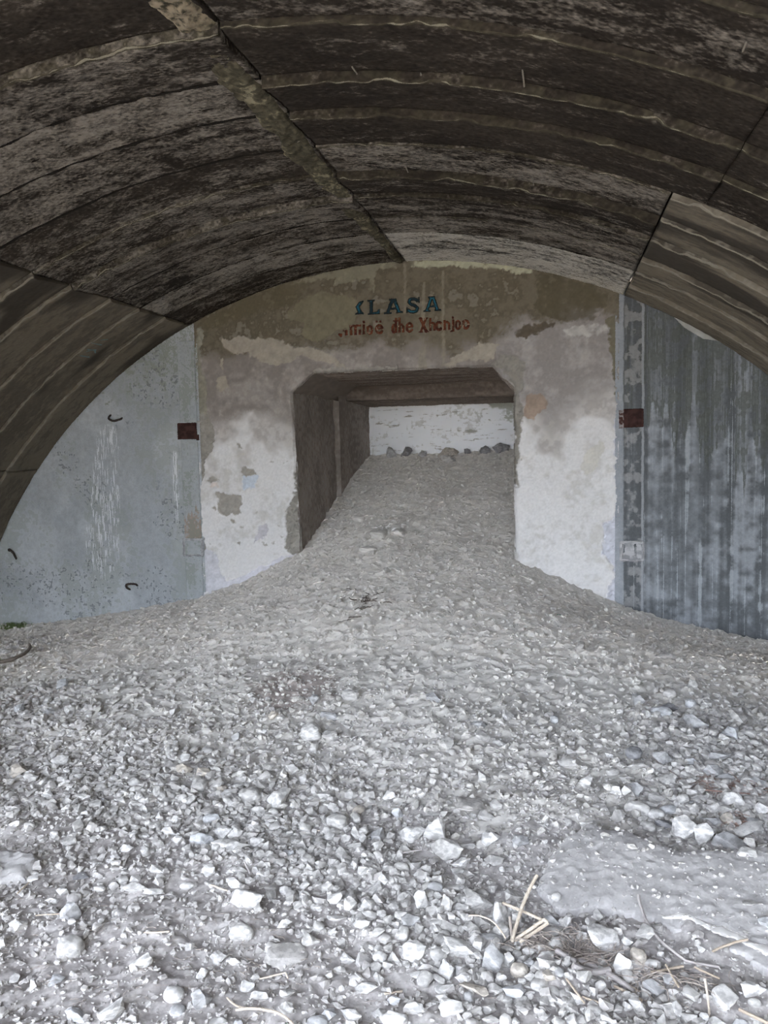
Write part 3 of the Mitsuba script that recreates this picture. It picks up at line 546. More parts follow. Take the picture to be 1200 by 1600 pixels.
def side_tex(p, n, uv):
    th = dr.atan2(p.x - CX, p.z - CZ)
    s = th * R0
    streak = fbm(s * 1.4, p.y * 5.0, 5.0, 4)
    mott = fbm(p.x * 13, p.y * 22.0, p.z * 13, 3)
    spot = fbm(p.x * 50, p.y * 50, p.z * 50, 2)
    big = fbm(s * 1.0 + 3, p.y * 2.0, 2.0, 3)
    c = mix((0.150, 0.132, 0.102), (0.108, 0.095, 0.075), smoothstep(0.4, 0.6, mott * 0.5 + streak * 0.5))
    soot = smoothstep(0.50, 0.63, big * 0.55 + streak * 0.45 - (uv.x - 0.5) * 0.45)
    c = mix(c, (0.040, 0.035, 0.029), soot * 0.85)
    rag = fbm(p.x * 18.0, p.y * 18.0, p.z * 18.0, 3)
    lip = smoothstep(0.20, 0.38, uv.y + (rag - 0.5) * 0.5)
    c = mix(c, mix((0.155, 0.142, 0.115), (0.205, 0.19, 0.16), rag), lip)
    return c * (0.88 + 0.24 * spot)
bsdf('m_vault_side', proc(side_tex))

def mortar_tex(p, n, uv):
    a = fbm(p.x * 9, p.y * 9, p.z * 9, 4); b = fbm(p.x * 45, p.y * 45, p.z * 45, 3)
    c = mix((0.040, 0.036, 0.025), (0.105, 0.095, 0.064), smoothstep(0.30, 0.70, b * 0.6 + a * 0.4))
    c = mix(c, (0.21, 0.19, 0.13), smoothstep(0.56, 0.70, a * 0.6 + b * 0.45))
    near = smoothstep(3.5, 3.0, p.y + 0.9 * (a - 0.5))
    return mix(c, (0.22, 0.185, 0.135), near * smoothstep(0.25, 0.65, b))
bsdf('m_mortar', proc(mortar_tex))

def left_wing_tex(p, n, uv):
    a = fbm(p.x * 2.2, p.z * 2.2, 1.0, 4); b = fbm(p.x * 26, p.z * 26, 2.0, 3); f = fbm(p.x * 90, p.z * 90, 4.0, 2)
    c = mix((0.335, 0.360, 0.387), (0.41, 0.435, 0.465), smoothstep(0.38, 0.62, a))
    c = c * (0.86 + 0.28 * b) * (0.92 + 0.16 * f)
    alg = smoothstep(0.52, 0.62, 0.55 * fbm(p.x * 3 + 4, p.z * 1.6 + 2, 6.0, 3) + 0.45 * b)
    c = mix(c, (0.255, 0.280, 0.262), alg * 0.5)
    film = smoothstep(0.0, 0.10, p.z - 0.62 + 1.3 * (a - 0.5) + 0.5 * (b - 0.5))                # light falloff under the vault painted as a darker greenish tone, ragged edge
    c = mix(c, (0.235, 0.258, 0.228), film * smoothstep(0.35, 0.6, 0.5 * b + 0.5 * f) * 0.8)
    pits = smoothstep(0.66, 0.74, fbm(p.x * 38, p.z * 38, 8.0, 2)) * smoothstep(0.45, 0.6, fbm(p.x * 3, p.z * 3, 12.0, 2))
    c = mix(c, (0.16, 0.172, 0.185), pits * 0.7)
    # splashed lime runs below the upper iron loop and beside the jamb
    u = (p.x + 4.46 + 0.10 * (0.36 - p.z)) / (0.09 + 0.06 * (0.36 - p.z))
    env = dr.exp(-u * u) * smoothstep(0.40, 0.15, p.z) * smoothstep(-1.55, -0.75, p.z)
    dash = fbm(p.x * 110, p.z * 12.0, 3.0, 3)
    run = smoothstep(0.63, 0.67, dash + 0.13 * env - 0.035) * smoothstep(0.12, 0.3, env)
    u2 = (p.x + 3.735) / 0.035
    env2 = dr.exp(-u2 * u2) * smoothstep(0.1, -0.02, p.z) * smoothstep(-0.95, -0.4, p.z)
    run2 = smoothstep(0.52, 0.60, dash + 0.10 * env2) * smoothstep(0.3, 0.7, env2)
    return mix(c, (0.66, 0.68, 0.72), dr.maximum(run, run2) * 0.75)
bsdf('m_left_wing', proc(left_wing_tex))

def right_wing_tex(p, n, uv):
    board = fbm(p.x * 17, p.z * 0.45, 2.0, 3)
    line = fbm(p.x * 60, p.z * 0.8, 5.0, 3)
    b = fbm(p.x * 14, p.z * 14, 2.0, 4); f = fbm(p.x * 70, p.z * 70, 4.0, 2)
    a = fbm(p.x * 2.0, p.z * 1.3, 7.0, 3)
    c = mix((0.092, 0.100, 0.107), (0.178, 0.192, 0.209), smoothstep(0.30, 0.68, board * 0.55 + b * 0.45))
    c = mix(c, (0.31, 0.335, 0.36), smoothstep(0.60, 0.70, line * 0.72 + b * 0.28) * 0.8)
    c = mix(c, (0.33, 0.352, 0.385), smoothstep(0.44, 0.66, b * 0.30 + 0.3 * board + fbm(p.x * 3.6, p.z * 1.0 + 4, 7.0, 3) * 0.4) * 0.6)
    foot = -0.9 + 1.7 * fbm(p.x * 13, 1.5, 9.0, 3) + 0.25 * (b - 0.5)                       # each dark run ends at a height of its own
    c = mix(c, (0.075, 0.083, 0.070), smoothstep(0.02, 0.12, p.z - foot) * smoothstep(0.38, 0.55, b * 0.6 + line * 0.4) * 0.75)
    # the steel-edged jamb: a pale strip and a mottled band beside the plaster
    strip = smoothstep(0.640, 0.622, p.x + 0.02 * (b - 0.5))
    c = mix(c, mix((0.25, 0.27, 0.30), (0.33, 0.352, 0.38), b), strip * 0.9)
    edge = smoothstep(0.016, 0.006, dr.abs(p.x - 0.797 + 0.016 * (b - 0.5)))
    c = mix(c, (0.33, 0.345, 0.37), edge * 0.7)
    bandm = smoothstep(0.63, 0.65, p.x) * smoothstep(0.80, 0.78, p.x)
    c = mix(c, (0.26, 0.262, 0.268), bandm * smoothstep(0.47, 0.60, b) * 0.75)
    return c * (0.9 + 0.2 * f)
bsdf('m_right_wing', proc(right_wing_tex))

def jamb_tex(p, n, uv):
    a = fbm(p.x * 12, p.z * 5, 2.0, 3); b = fbm(p.x * 50, p.z * 50, 1.0, 2)
    c = mix((0.310, 0.335, 0.352), (0.375, 0.40, 0.42), a) * (0.85 + 0.3 * b)
    top = -0.80 + 0.42 * fbm(p.x * 24, 2.0, 3.0, 3)                                          # rust has seeped up from the socket
    rust = smoothstep(0.03, -0.03, p.z - top) * smoothstep(-0.86, -0.84, p.z) * smoothstep(0.30, 0.55, 0.5 * a + 0.5 * b)
    c = mix(c, (0.29, 0.215, 0.165), rust * 0.8)
    return mix(c, (0.205, 0.230, 0.200), smoothstep(0.52, 0.62, a * 0.6 + b * 0.4) * 0.6)
bsdf('m_jamb', proc(jamb_tex))

def recess_tex(p, n, uv):
    a = fbm(p.x * 5, p.y * 4, p.z * 2.2, 4); b = fbm(p.x * 30, p.y * 30, p.z * 22, 3)
    c = mix((0.225, 0.196, 0.176), (0.34, 0.305, 0.28), smoothstep(0.35, 0.65, 0.5 * a + 0.5 * b))
    return mix(c, (0.33, 0.32, 0.31), smoothstep(0.62, 0.72, 0.55 * a + 0.45 * b) * 0.7)
bsdf('m_recess', proc(recess_tex))

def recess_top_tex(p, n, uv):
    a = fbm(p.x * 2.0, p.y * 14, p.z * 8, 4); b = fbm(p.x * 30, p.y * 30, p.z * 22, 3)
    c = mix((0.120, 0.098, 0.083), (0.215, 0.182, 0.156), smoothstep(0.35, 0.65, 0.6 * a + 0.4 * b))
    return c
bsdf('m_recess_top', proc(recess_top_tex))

def white_tex(p, n, uv):
    a = fbm(p.x * 3, p.z * 9, 2.0, 4); b = fbm(p.x * 30, p.z * 30, 1.0, 3); f = fbm(p.x * 14, p.z * 40, 6.0, 3)
    c = mix((0.78, 0.80, 0.84), (0.83, 0.85, 0.88), a)
    c = mix(c, (0.50, 0.50, 0.49), smoothstep(0.56, 0.66, 0.6 * a + 0.4 * b) * 0.6)
    c = mix(c, (0.30, 0.29, 0.27), smoothstep(0.67, 0.75, 0.8 * fbm(p.x * 5, p.z * 46, 6.0, 3) + 0.2 * b) * 0.8)
    return mix(c, (0.30, 0.32, 0.27), smoothstep(0.48, 0.60, 0.5 * a + 0.2 * b + 0.30 * smoothstep(-1.1, -0.4, p.x) * smoothstep(0.15, 0.45, p.z)) * 0.8)
bsdf('m_whitewash', proc(white_tex))

def soil_tex(p, n, uv):
    a = fbm(p.x * 1.3, p.y * 1.3, 3.0, 3); b = fbm(p.x * 24, p.y * 24, p.z * 24, 4); f = fbm(p.x * 120, p.y * 120, p.z * 120, 2)
    c = mix((0.44, 0.424, 0.400), (0.57, 0.553, 0.528), smoothstep(0.35, 0.65, 0.45 * a + 0.55 * b))
    c = mix(c, (0.31, 0.292, 0.275), smoothstep(0.60, 0.72, fbm(p.x * 3.1 + 5, p.y * 3.1, 8.0, 4)) * 0.25)
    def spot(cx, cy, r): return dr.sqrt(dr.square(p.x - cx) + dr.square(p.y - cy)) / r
    d = dr.minimum(spot(-1.62, 4.77, 0.34), spot(-3.62, 4.72, 0.34))                     # darker loose soil; at far left the dark of a hollow put into colour
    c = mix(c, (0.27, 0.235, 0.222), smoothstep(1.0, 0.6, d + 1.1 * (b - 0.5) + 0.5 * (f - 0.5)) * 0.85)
    return c * (0.85 + 0.3 * f)
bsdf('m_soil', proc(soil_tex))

def floor_tex(p, n, uv):
    a = fbm(p.x * 2.3, p.y * 2.3, 3.0, 3); b = fbm(p.x * 40, p.y * 40, p.z * 40, 4); f = fbm(p.x * 150, p.y * 150, p.z * 150, 2)
    c = mix((0.30, 0.282, 0.278), (0.47, 0.452, 0.444), smoothstep(0.35, 0.65, 0.3 * a + 0.7 * b))
    return c * (0.78 + 0.44 * f)
bsdf('m_floor', proc(floor_tex))

def slab_tex(p, n, uv):
    a = fbm(p.x * 4, p.y * 4, 3.0, 3); b = fbm(p.x * 40, p.y * 40, p.z * 40, 4); f = fbm(p.x * 140, p.y * 140, p.z * 140, 2)
    c = mix((0.36, 0.351, 0.35), (0.455, 0.445, 0.443), smoothstep(0.3, 0.7, 0.4 * a + 0.6 * b))
    return c * (0.85 + 0.3 * f)
bsdf('m_slab', proc(slab_tex))

STONE = dict(w=(0.545, 0.536, 0.526), p=(0.435, 0.425, 0.413), g=(0.36, 0.36, 0.365), d=(0.22, 0.22, 0.23), l=(0.47, 0.478, 0.492), b=(0.45, 0.415, 0.37), s=(0.40, 0.385, 0.37))
def stone_tex(c0):
    c0 = np.array(c0)
    def fn(p, n, uv):
        b = fbm(p.x * 55, p.y * 55, p.z * 80, 3); f = fbm(p.x * 260, p.y * 260, p.z * 260, 2)
        c = mix([float(v) for v in c0 * 0.72], [float(v) for v in np.minimum(c0 * 1.16, 0.82)], smoothstep(0.3, 0.66, b))
        return c * (0.88 + 0.24 * f)
    return fn
for k, c in STONE.items(): bsdf('m_stone_' + k, proc(stone_tex(c)), 0.9)
def crumb_tex(p, n, uv):
    r = mikit.cell_rand(p.x * 45, p.y * 45, 0.0)
    f = fbm(p.x * 120, p.y * 120, p.z * 120, 2)
    return mix((0.44, 0.425, 0.40), (0.63, 0.615, 0.59), r * r) * (0.85 + 0.3 * f)
bsdf('m_crumb', proc(crumb_tex))
def gravel_tex(p, n, uv):
    r = mikit.cell_rand(p.x * 40, p.y * 40, 0.0)
    f = fbm(p.x * 140, p.y * 140, p.z * 140, 2)
    return mix((0.33, 0.315, 0.307), (0.53, 0.518, 0.505), r) * (0.85 + 0.3 * f)
bsdf('m_gravel', proc(gravel_tex))

def rust_tex(p, n, uv):
    b = fbm(p.x * 40, p.z * 40, p.y * 40, 3)
    return mix((0.026, 0.0125, 0.0115), (0.050, 0.023, 0.020), smoothstep(0.3, 0.7, b))
bsdf('m_rust', proc(rust_tex), 0.85)
def rust2_tex(p, n, uv):
    b = fbm(p.x * 60, p.z * 60, p.y * 60, 3)
    return mix((0.06, 0.03, 0.026), (0.24, 0.225, 0.225), smoothstep(0.42, 0.58, b))
bsdf('m_rust_dusty', proc(rust2_tex), 0.9)
bsdf('m_iron', rgb(0.045, 0.038, 0.035), 0.7)
bsdf('m_teal', proc(lambda p, n, uv: mix((0.008, 0.022, 0.030), (0.012, 0.085, 0.125), smoothstep(0.45, 0.58, fbm(p.x * 16, p.z * 16, 2.0, 3)))), 0.8)
bsdf('m_teal_dark', rgb(0.014, 0.018, 0.017), 0.8)
bsdf('m_red', proc(lambda p, n, uv: mix((0.048, 0.016, 0.010), mix((0.110, 0.036, 0.018), (0.26, 0.22, 0.165), smoothstep(0.66, 0.74, fbm(p.x * 60, p.z * 60, 5.0, 3))), smoothstep(0.3, 0.7, fbm(p.x * 30, p.z * 30, 2.0, 3)))), 0.85)
bsdf('m_teal_faint', rgb(0.15, 0.215, 0.22), 0.9)
bsdf('m_lime_thread', rgb(0.20, 0.185, 0.16), 0.9)
bsdf('m_straw', proc(lambda p, n, uv: mix((0.42, 0.35, 0.28), (0.62, 0.56, 0.48), fbm(p.x * 40, p.y * 40, p.z * 40, 3))), 0.8)
bsdf('m_tan_straw', proc(lambda p, n, uv: mix((0.31, 0.255, 0.20), (0.46, 0.395, 0.325), fbm(p.x * 40, p.y * 40, p.z * 40, 3))), 0.8)
bsdf('m_wood', proc(lambda p, n, uv: mix((0.25, 0.23, 0.23), (0.42, 0.395, 0.385), fbm(p.x * 40, p.y * 40, p.z * 40, 3))), 0.85)
bsdf('m_dark_wood', rgb(0.085, 0.07, 0.06), 0.85)
bsdf('m_branch', proc(lambda p, n, uv: mix((0.12, 0.10, 0.085), (0.24, 0.21, 0.185), fbm(p.x * 30, p.y * 30, p.z * 30, 3))), 0.85)
bsdf('m_dry_grass', rgb(0.34, 0.30, 0.27), 0.85)
bsdf('m_needles', rgb(0.24, 0.165, 0.14), 0.85)
bsdf('m_moss', rgb(0.11, 0.15, 0.06), 0.9)
scene['m_green_glass'] = {'type': 'principled', 'base_color': rgb(0.02, 0.09, 0.05), 'roughness': 0.2, 'specular': 0.6}
bsdf('m_outdoor', proc(lambda p, n, uv: mix((0.30, 0.285, 0.26), (0.42, 0.40, 0.37), fbm(p.x * 2, p.y * 2, 1.0, 4))))

# ------------------------------------------------------------------ ground shape
GROUND_CONTROL = np.array([
 (-6.6,7.5,-1.88),(-5.86,7.5,-1.81),(-5.0,7.5,-1.73),(-4.3,7.5,-1.62),(-3.46,7.5,-1.43),(-3.0,7.5,-1.26),(-2.43,7.5,-1.0),(-1.9,7.5,-.90),(-1.38,7.5,-.86),(-.9,7.5,-.91),(-.34,7.5,-1.07),(0.1,7.5,-1.24),
 (.58,7.5,-1.45),(1.2,7.5,-1.62),(1.87,7.5,-1.75),(3.2,7.5,-1.9),
 (-2.45,9.,-.49),(-1.4,9.,-.42),(-.35,9.,-.47),(-2.45,10.1,-.10),(-1.4,10.1,-.085),(-.35,10.1,-.06),(-1.4,8.2,-.64),
 (-1.4,6.5,-1.10),(-1.4,5.5,-1.34),(-1.4,4.6,-1.53),(-1.2,3.9,-1.62),(-.3,6.2,-1.30),(.3,5.4,-1.46),(.9,6.2,-1.52),(1.2,5.0,-1.60),(2.4,6.,-1.76),(2.6,4.5,-1.74),
 (-2.7,6.3,-1.34),(-3.6,6.2,-1.56),(-2.8,5.3,-1.52),(-4.2,5.2,-1.73),(-5.2,6.,-1.80),(-6.2,5.,-1.86),(-3.4,4.2,-1.68),(-5.,3.6,-1.72),
 (-3.,3.,-1.63),(-2.,3.,-1.62),(-1.,3.,-1.62),(0.,3.,-1.62),(.8,3.2,-1.62),(2.,3.,-1.66),(-3.,1.5,-1.61),(-1.5,1.5,-1.60),(0.,1.5,-1.60),(1.5,1.5,-1.62),(-4.,0.,-1.63),(0.,0.,-1.6),(3.,0.,-1.65),(-4.,-3.,-1.65),(0.,-3.,-1.65),(3.,-3.,-1.65)])
_tps = RBFInterpolator(GROUND_CONTROL[:, :2], GROUND_CONTROL[:, 2], kernel='thin_plate_spline', smoothing=0.002)
def ground_base(x, y):
    x, y = np.broadcast_arrays(np.asarray(x, float), np.asarray(y, float))
    q = np.c_[np.clip(x.ravel(), -6.6, 3.2), np.clip(y.ravel(), -3, 10.2)]
    return _tps(q).reshape(x.shape)

SLAB = Polygon([(-0.03,2.98),(0.03,3.18),(0.13,3.33),(0.342,3.248),(0.477,3.171),(0.596,3.177),(0.821,3.248),(1.25,3.263),(1.2,2.38),(0.72,2.414),(0.638,2.501),(0.474,2.616),(0.326,2.697),(0.205,2.744),(0.032,2.729),(-0.057,2.851)])
BARE = Polygon([(-2.048, 2.539), (-1.973, 2.585), (-1.992, 2.711), (-2.103, 2.765), (-2.6, 2.72), (-2.6, 2.53)])
def slab_rise(x, y):
    w = 0.07 * (N(p3(x, y), 7.0, 41, 4) - .5)
    out = np.full(np.shape(x), -1.0)
    near = (x > -.4) & (x < 1.9) & (y > 2.1) & (y < 3.7)
    if near.any():
        d = inside_dist(SLAB, x[near], y[near]) + w[near]
        far = np.clip((y[near] - 2.55) / 0.6, 0.15, 1.0)          # the far edge stands higher than the near one
        out[near] = np.where(d > 0, 0.075 * far * (1 - np.exp(-np.maximum(d, 0) / 0.03)) + 0.012 * (N(p3(x[near], y[near]), 34, 5, 4) - .5) + 0.010 * (N(p3(x[near], y[near]), 8, 6) - .5), -1.0)
    return out
def moundness(x, y):
    return (y - 3.50) - 0.38 * np.maximum(0, -(x + 1.0)) - 0.25 * np.maximum(0, x - .3) + 0.6 * (N(p3(x, y), 1.6, 31) - .5)
def floor_z(x, y):
    q = p3(x, y)
    z = ground_base(x, y) + 0.05 * (N(q, 2.2, 1) - .5) + 0.050 * (N(q, 8, 2, 3) - .5) + 0.014 * (N(q, 38, 3, 2) - .5)
    return z - np.clip(0.10 * moundness(x, y), 0, 0.08)
def mound_z(x, y):
    q = p3(x, y)
    rip = N(p3(x * 15 + y * 7, y * 22 - x * 10), 1.0, 22, 4)           # small slip ridges lying across the slope
    z = ground_base(x, y) + 0.06 * (N(q, 1.7, 21) - .5) + 0.030 * (rip - .5) + 0.018 * np.minimum(np.abs(2 * rip - 1), .35) + 0.034 * np.clip(N(q, 20, 23, 4) - .48, 0, 1) * 2 + 0.006 * (N(q, 70, 24, 2) - .5)
    return z - np.clip(-0.10 * moundness(x, y), 0, 0.08)
def ground_z(x, y):
    x, y = np.broadcast_arrays(np.asarray(x, float), np.asarray(y, float))
    z = np.maximum(floor_z(x, y), mound_z(x, y))
    s = slab_rise(x, y)
    return np.where(s > 0, ground_base(x, y) + 0.012 + s, z)

# ------------------------------------------------------------------ the vault of precast arch panels
def vault_point(th, r, y): return np.stack([CX + r * np.sin(th), y, CZ + r * np.cos(th)], -1)
th = np.radians(np.linspace(-84, 84, 113)); ys = np.linspace(-1.5, 7.72, 12)
A, B = np.meshgrid(th, ys, indexing='ij')
put('ceiling', ply((vault_point(A, R0 + 0.16, B).reshape(-1, 3), grid_faces(len(th), len(ys))), 'm_recess_top', smooth=True), kind='structure')
EDGES = [7.5, 6.99, 6.49, 6.03, 5.48, 5.03, 4.57, 4.10, 3.69, 3.21, 2.74, 2.27, 1.80, 1.33, .86, .39, -.08, -.55, -1.02, -1.40]
CUTS = [-80, -51.5, -25.2, 0.75, 23.9, 50, 80]
STEP_RIGHT = [.012, .012, .020, .030, .040, .014, .046, .044, .022, .030] + [.03] * 20
STEP_LEFT = [.010, .012, .010, .044, .034, .010, .010, .012, .055, .030] + [.03] * 20
def arch_panel(k, j):
    y1, y0 = EDGES[k], EDGES[k + 1]                                 # y0 is the edge nearer the mouth
    fine = y0 > 2.2
    jig = np.random.default_rng(100 + 10 * k + j)
    a0, a1 = np.radians(CUTS[j]), np.radians(CUTS[j + 1])
    if j <= 2: off = jig.uniform(-.35, .35)
    else: off = jig.uniform(-.2, .2)
    if k >= 6 and j == 3: a1 += np.radians(2.1)
    if k >= 6 and j == 4: a0 += np.radians(2.1)
    a0 += np.radians(0.06 if j != 4 or k < 6 else 0.02); a1 -= np.radians(0.06 if j != 3 or k < 6 else 0.02)
    ns = int((a1 - a0) * R0 / (0.020 if fine else 0.07)) + 2
    nt = int((y1 - y0) / (0.014 if fine else 0.06)) + 2
    s = np.linspace(a0, a1, ns)
    t = np.r_[-0.0002, -0.0001, np.linspace(0, 1, nt), 1.0001]
    S, Tt = np.meshgrid(s, t, indexing='ij')
    tc = np.clip(Tt, 0, 1)
    Y = y0 + 0.004 + tc * (y1 - y0 - 0.008)
    arc = S * R0
    dark = {2: (0, 1, 2, 5, 6, 7), 3: (0, 1)}.get(j, ())             # joints with a black dirt packing; the nearer panel hangs slightly lower
    step = (STEP_LEFT if j == 2 else STEP_RIGHT if j == 3 else [.03] * 30)[k] * (0.75 + 0.6 * N(p3(arc * .5, k * 7.3, j), 1, 51)) + (0.012 * jig.uniform(-1, 1))
    ragged = N(p3(arc * 6, k * 5.1, 2.0), 1, 52)
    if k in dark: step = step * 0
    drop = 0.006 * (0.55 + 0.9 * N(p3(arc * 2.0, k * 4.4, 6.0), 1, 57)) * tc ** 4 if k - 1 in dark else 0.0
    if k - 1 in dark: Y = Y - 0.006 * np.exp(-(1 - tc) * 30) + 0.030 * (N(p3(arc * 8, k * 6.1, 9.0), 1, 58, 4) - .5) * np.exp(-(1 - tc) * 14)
    Y = Y + 0.018 * (ragged - .5) * np.exp(-tc * 8)  
    r = R0 - np.maximum(step, .002) * (1 - tc) ** 1.2 - drop + 0.010 * (N(p3(arc * 2.5, Y * 5), 1, 53) - .5) + 0.008 * (N(p3(arc * 14, Y * 24), 1, 54) - .5)
    chip = np.clip(N(p3(arc * 9, k * 3.3, 8), 1, 55, 4) - .46, 0, 1) * np.exp(-tc * 18) * 0.07
    r = r + chip
    lipm = np.clip(1.0 - tc / 0.035, 0, 1) * np.clip(0.55 + 0.9 * N(p3(arc * 1.1, k * 2.7, 4), 1, 56), 0, 1)
    first = Tt < -1.5e-4; second = (Tt < 0) & ~first; last = Tt > 1
    r = np.where(second, r + np.minimum(.007, step * .4), r)
    r = np.where(first, R0 + 0.07, np.where(last, R0 + 0.05, r))
    lipm[:, :2] = 0.24
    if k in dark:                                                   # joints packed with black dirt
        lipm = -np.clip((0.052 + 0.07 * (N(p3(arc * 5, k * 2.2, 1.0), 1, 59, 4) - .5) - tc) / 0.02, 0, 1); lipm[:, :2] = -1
    # skirts at the two ends of the panel
    P = vault_point(S, r, Y)
    e0 = vault_point(S[:1], np.full_like(r[:1], R0 + 0.07), Y[:1]); e1 = vault_point(S[-1:], np.full_like(r[-1:], R0 + 0.07), Y[-1:])
    P = np.concatenate([e0, P, e1]); lipm = np.concatenate([lipm[:1] * 0, lipm, lipm[-1:] * 0])
    side = j in (0, 1, 4, 5)
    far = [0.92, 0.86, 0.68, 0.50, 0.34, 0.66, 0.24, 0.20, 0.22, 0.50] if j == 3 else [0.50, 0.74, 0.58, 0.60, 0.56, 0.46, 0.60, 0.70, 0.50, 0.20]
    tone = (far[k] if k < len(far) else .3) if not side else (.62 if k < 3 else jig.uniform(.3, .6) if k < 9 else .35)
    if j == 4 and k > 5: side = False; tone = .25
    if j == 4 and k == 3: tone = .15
    uv = np.c_[np.full(lipm.size, tone), lipm.ravel()]
    return (P.reshape(-1, 3), grid_faces(ns + 2, len(t))), uv, 'm_vault_side' if side else 'm_vault'
for k in range(len(EDGES) - 1):
    for j in range(6):
        m, uv, mat = arch_panel(k, j)
        put('ceiling__arch_panel', ply(m, mat, smooth=True, uv=uv))

# the mortar strip smeared along the crown joint
ns, nt = 700, 34
yy = np.linspace(2.3, 7.44, ns); tt = np.linspace(-1, 1, nt)
Y, Q = np.meshgrid(yy, tt, indexing='ij')
wid = np.interp(Y, [2.3, 3.3, 4.3, 5.2, 6, 7.44], [.10, .085, .082, .075, .06, .035]) * (0.8 + 0.5 * N(p3(Y * 5, Q * 0), 1, 61))
Xc = np.radians(0.75) * R0 - wid - 0.012 + 0.02 * (N(p3(Y * 3, 1), 1, 62) - .5)
ragL = 0.05 * (N(p3(Y * 14, Q * 0 + 3), 1, 63) - .5)
s_ = Xc + Q * wid + np.where(Q < 0, ragL * -Q, ragL * Q * .4)
bulge = np.sqrt(np.clip(1 - Q ** 4, 0, 1))
rr = R0 + 0.02 - bulge * (0.042 + 0.03 * (N(p3(Y * 4, Q), 1, 64) - .5)) - 0.036 * (N(p3(Y * 22, s_ * 22), 1, 65, 4) - .5) * bulge
put('ceiling__mortar_strip', ply((vault_point(s_ / R0, rr, Y).reshape(-1, 3), grid_faces(ns, nt)), 'm_mortar', smooth=True))
for seg in [[(-0.873, 3.625, 1.684), (-0.866, 3.77, 1.684), (-0.874, 3.934, 1.684)], [(-0.573, 3.671, 1.643), (-0.581, 3.90, 1.644)], [(-0.122, 3.536, 1.545), (-0.121, 3.878, 1.545)],
            [(-0.864, 4.92, 1.683), (-0.882, 5.29, 1.685)], [(-0.596, 5.04, 1.647), (-0.579, 5.24, 1.644)], [(-0.11, 4.87, 1.542), (-0.11, 5.2, 1.542)], [(0.615, 2.76, 1.285), (0.619, 2.997, 1.283)], [(0.617, 3.22, 1.284), (0.619, 3.386, 1.284)]]:
    p = smooth_path(seg, 14); 
    rad = np.hypot(p[:, 0] - CX, p[:, 2] - CZ); q = (R0 - 0.012) / rad
    p[:, 0] = CX + (p[:, 0] - CX) * q + 0.006 * (N(p3(p[:, 1] * 20, 3), 1, 66) - .5); p[:, 2] = CZ + (p[:, 2] - CZ) * q
    put('ceiling__lime_thread', ply(tube(p, 0.004, 5), 'm_lime_thread', smooth=True))
for seg in [[(-4.136, 6.512, 0.897), (-4.138, 6.709, 0.895)], [(-4.057, 6.543, 0.948), (-4.05, 6.686, 0.952)], [(-4.085, 6.576, 0.93), (-4.055, 6.653, 0.949), (-4.078, 6.72, 0.934)], [(-3.98, 6.505, 0.996), (-3.985, 6.667, 0.993)],
            [(-3.934, 6.566, 1.024), (-3.908, 6.651, 1.039)], [(-3.767, 6.51, 1.119), (-3.724, 6.603, 1.142)]]:
    p = smooth_path(seg, 12); rad = np.hypot(p[:, 0] - CX, p[:, 2] - CZ)
    tq = (p[:, 1] - 6.49) / 0.5
    q = (R0 - 0.010 * (1 - tq) - 0.004) / rad
    p[:, 0] = CX + (p[:, 0] - CX) * q; p[:, 2] = CZ + (p[:, 2] - CZ) * q
    put('ceiling__paint_mark', ply(tube(p, 0.009, 6), 'm_teal_faint', smooth=True))

# ------------------------------------------------------------------ the end wall, plastered middle
DOOR = Polygon([(-2.475, 0.585), (-2.255, 0.765), (-0.535, 0.765), (-0.335, 0.565), (-0.335, -2.2), (-2.42, -2.2), (-2.43, -1.0)])
XL, XR = -3.472, 0.594
xs = np.arange(XL, XR + .001, 0.0078); zs = np.arange(-1.75, 1.99, 0.0078)
X, Z = np.meshgrid(xs, zs, indexing='ij'); x, z = X.ravel(), Z.ravel()
w1 = N(p3(x, z), 9, 71, 4) - .5; w2 = N(p3(x, z), 9, 72, 4) - .5; w3 = N(p3(x, z), 40, 73, 3) - .5
xq, zq = x + 0.075 * w1 + 0.040 * w3, z + 0.075 * w2 + 0.040 * (N(p3(x, z), 40, 74, 3) - .5)
n1 = N(p3(x, z), 1.1, 75, 4); n2 = N(p3(x, z), 5, 76, 4); n3 = N(p3(x, z), 22, 77, 4); n4 = N(p3(x, z), 70, 78, 2)
ss = lambda a, b, v: (lambda t: t * t * (3 - 2 * t))(np.clip((v - a) / (b - a), 0, 1))
lerp = lambda a, b, t: a * (1 - t)[:, None] + b * t[:, None]
C = lambda *v: np.array(v, float)[None]
WALLC = dict(olive=(.115, .100, .062), olive2=(.085, .074, .046), lime=(.40, .40, .30), lime2=(.27, .26, .195), beige=(.175, .160, .112), pale=(.33, .302, .258), drip=(.26, .24, .19), chip=(.25, .238, .215), chip2=(.30, .285, .26),
             chip3=(.24, .23, .19), pink=(.30, .235, .19), pink2=(.58, .53, .50), dark=(.105, .088, .066), dark2=(.15, .138, .10), blue=(.50, .55, .62), grayv=(.44, .43, .46), lav=(.52, .52, .56), lav2=(.44, .45, .49), stain=(.50, .485, .44), white2=(.50, .495, .475))
col = lerp(C(.158, .139, .104), C(.118, .102, .072), ss(.40, .60, .5 * n2 + .5 * n3))
gz = z + 0.60 * (n1 - .5) + 0.30 * (n2 - .5) + 0.09 * (n3 - .5) + .08 * (n4 - .5)
grey = lerp(C(.225, .203, .188), C(.285, .262, .246), ss(.4, .62, .6 * n2 + .4 * n3))
grey = np.where((x > -0.5)[:, None], grey * np.array([1.16, 1.20, 1.25]), grey)
col = lerp(grey, col, ss(.97, 1.10, gz))
white = lerp(C(.62, .615, .62), C(.53, .522, .517), ss(.46, .66, .55 * n2 + .45 * n3))
edge_w = np.where(x < -1.4, 0.30, 0.42)
half = lerp(C(.38, .36, .348), C(.46, .443, .433), ss(.4, .6, n3))
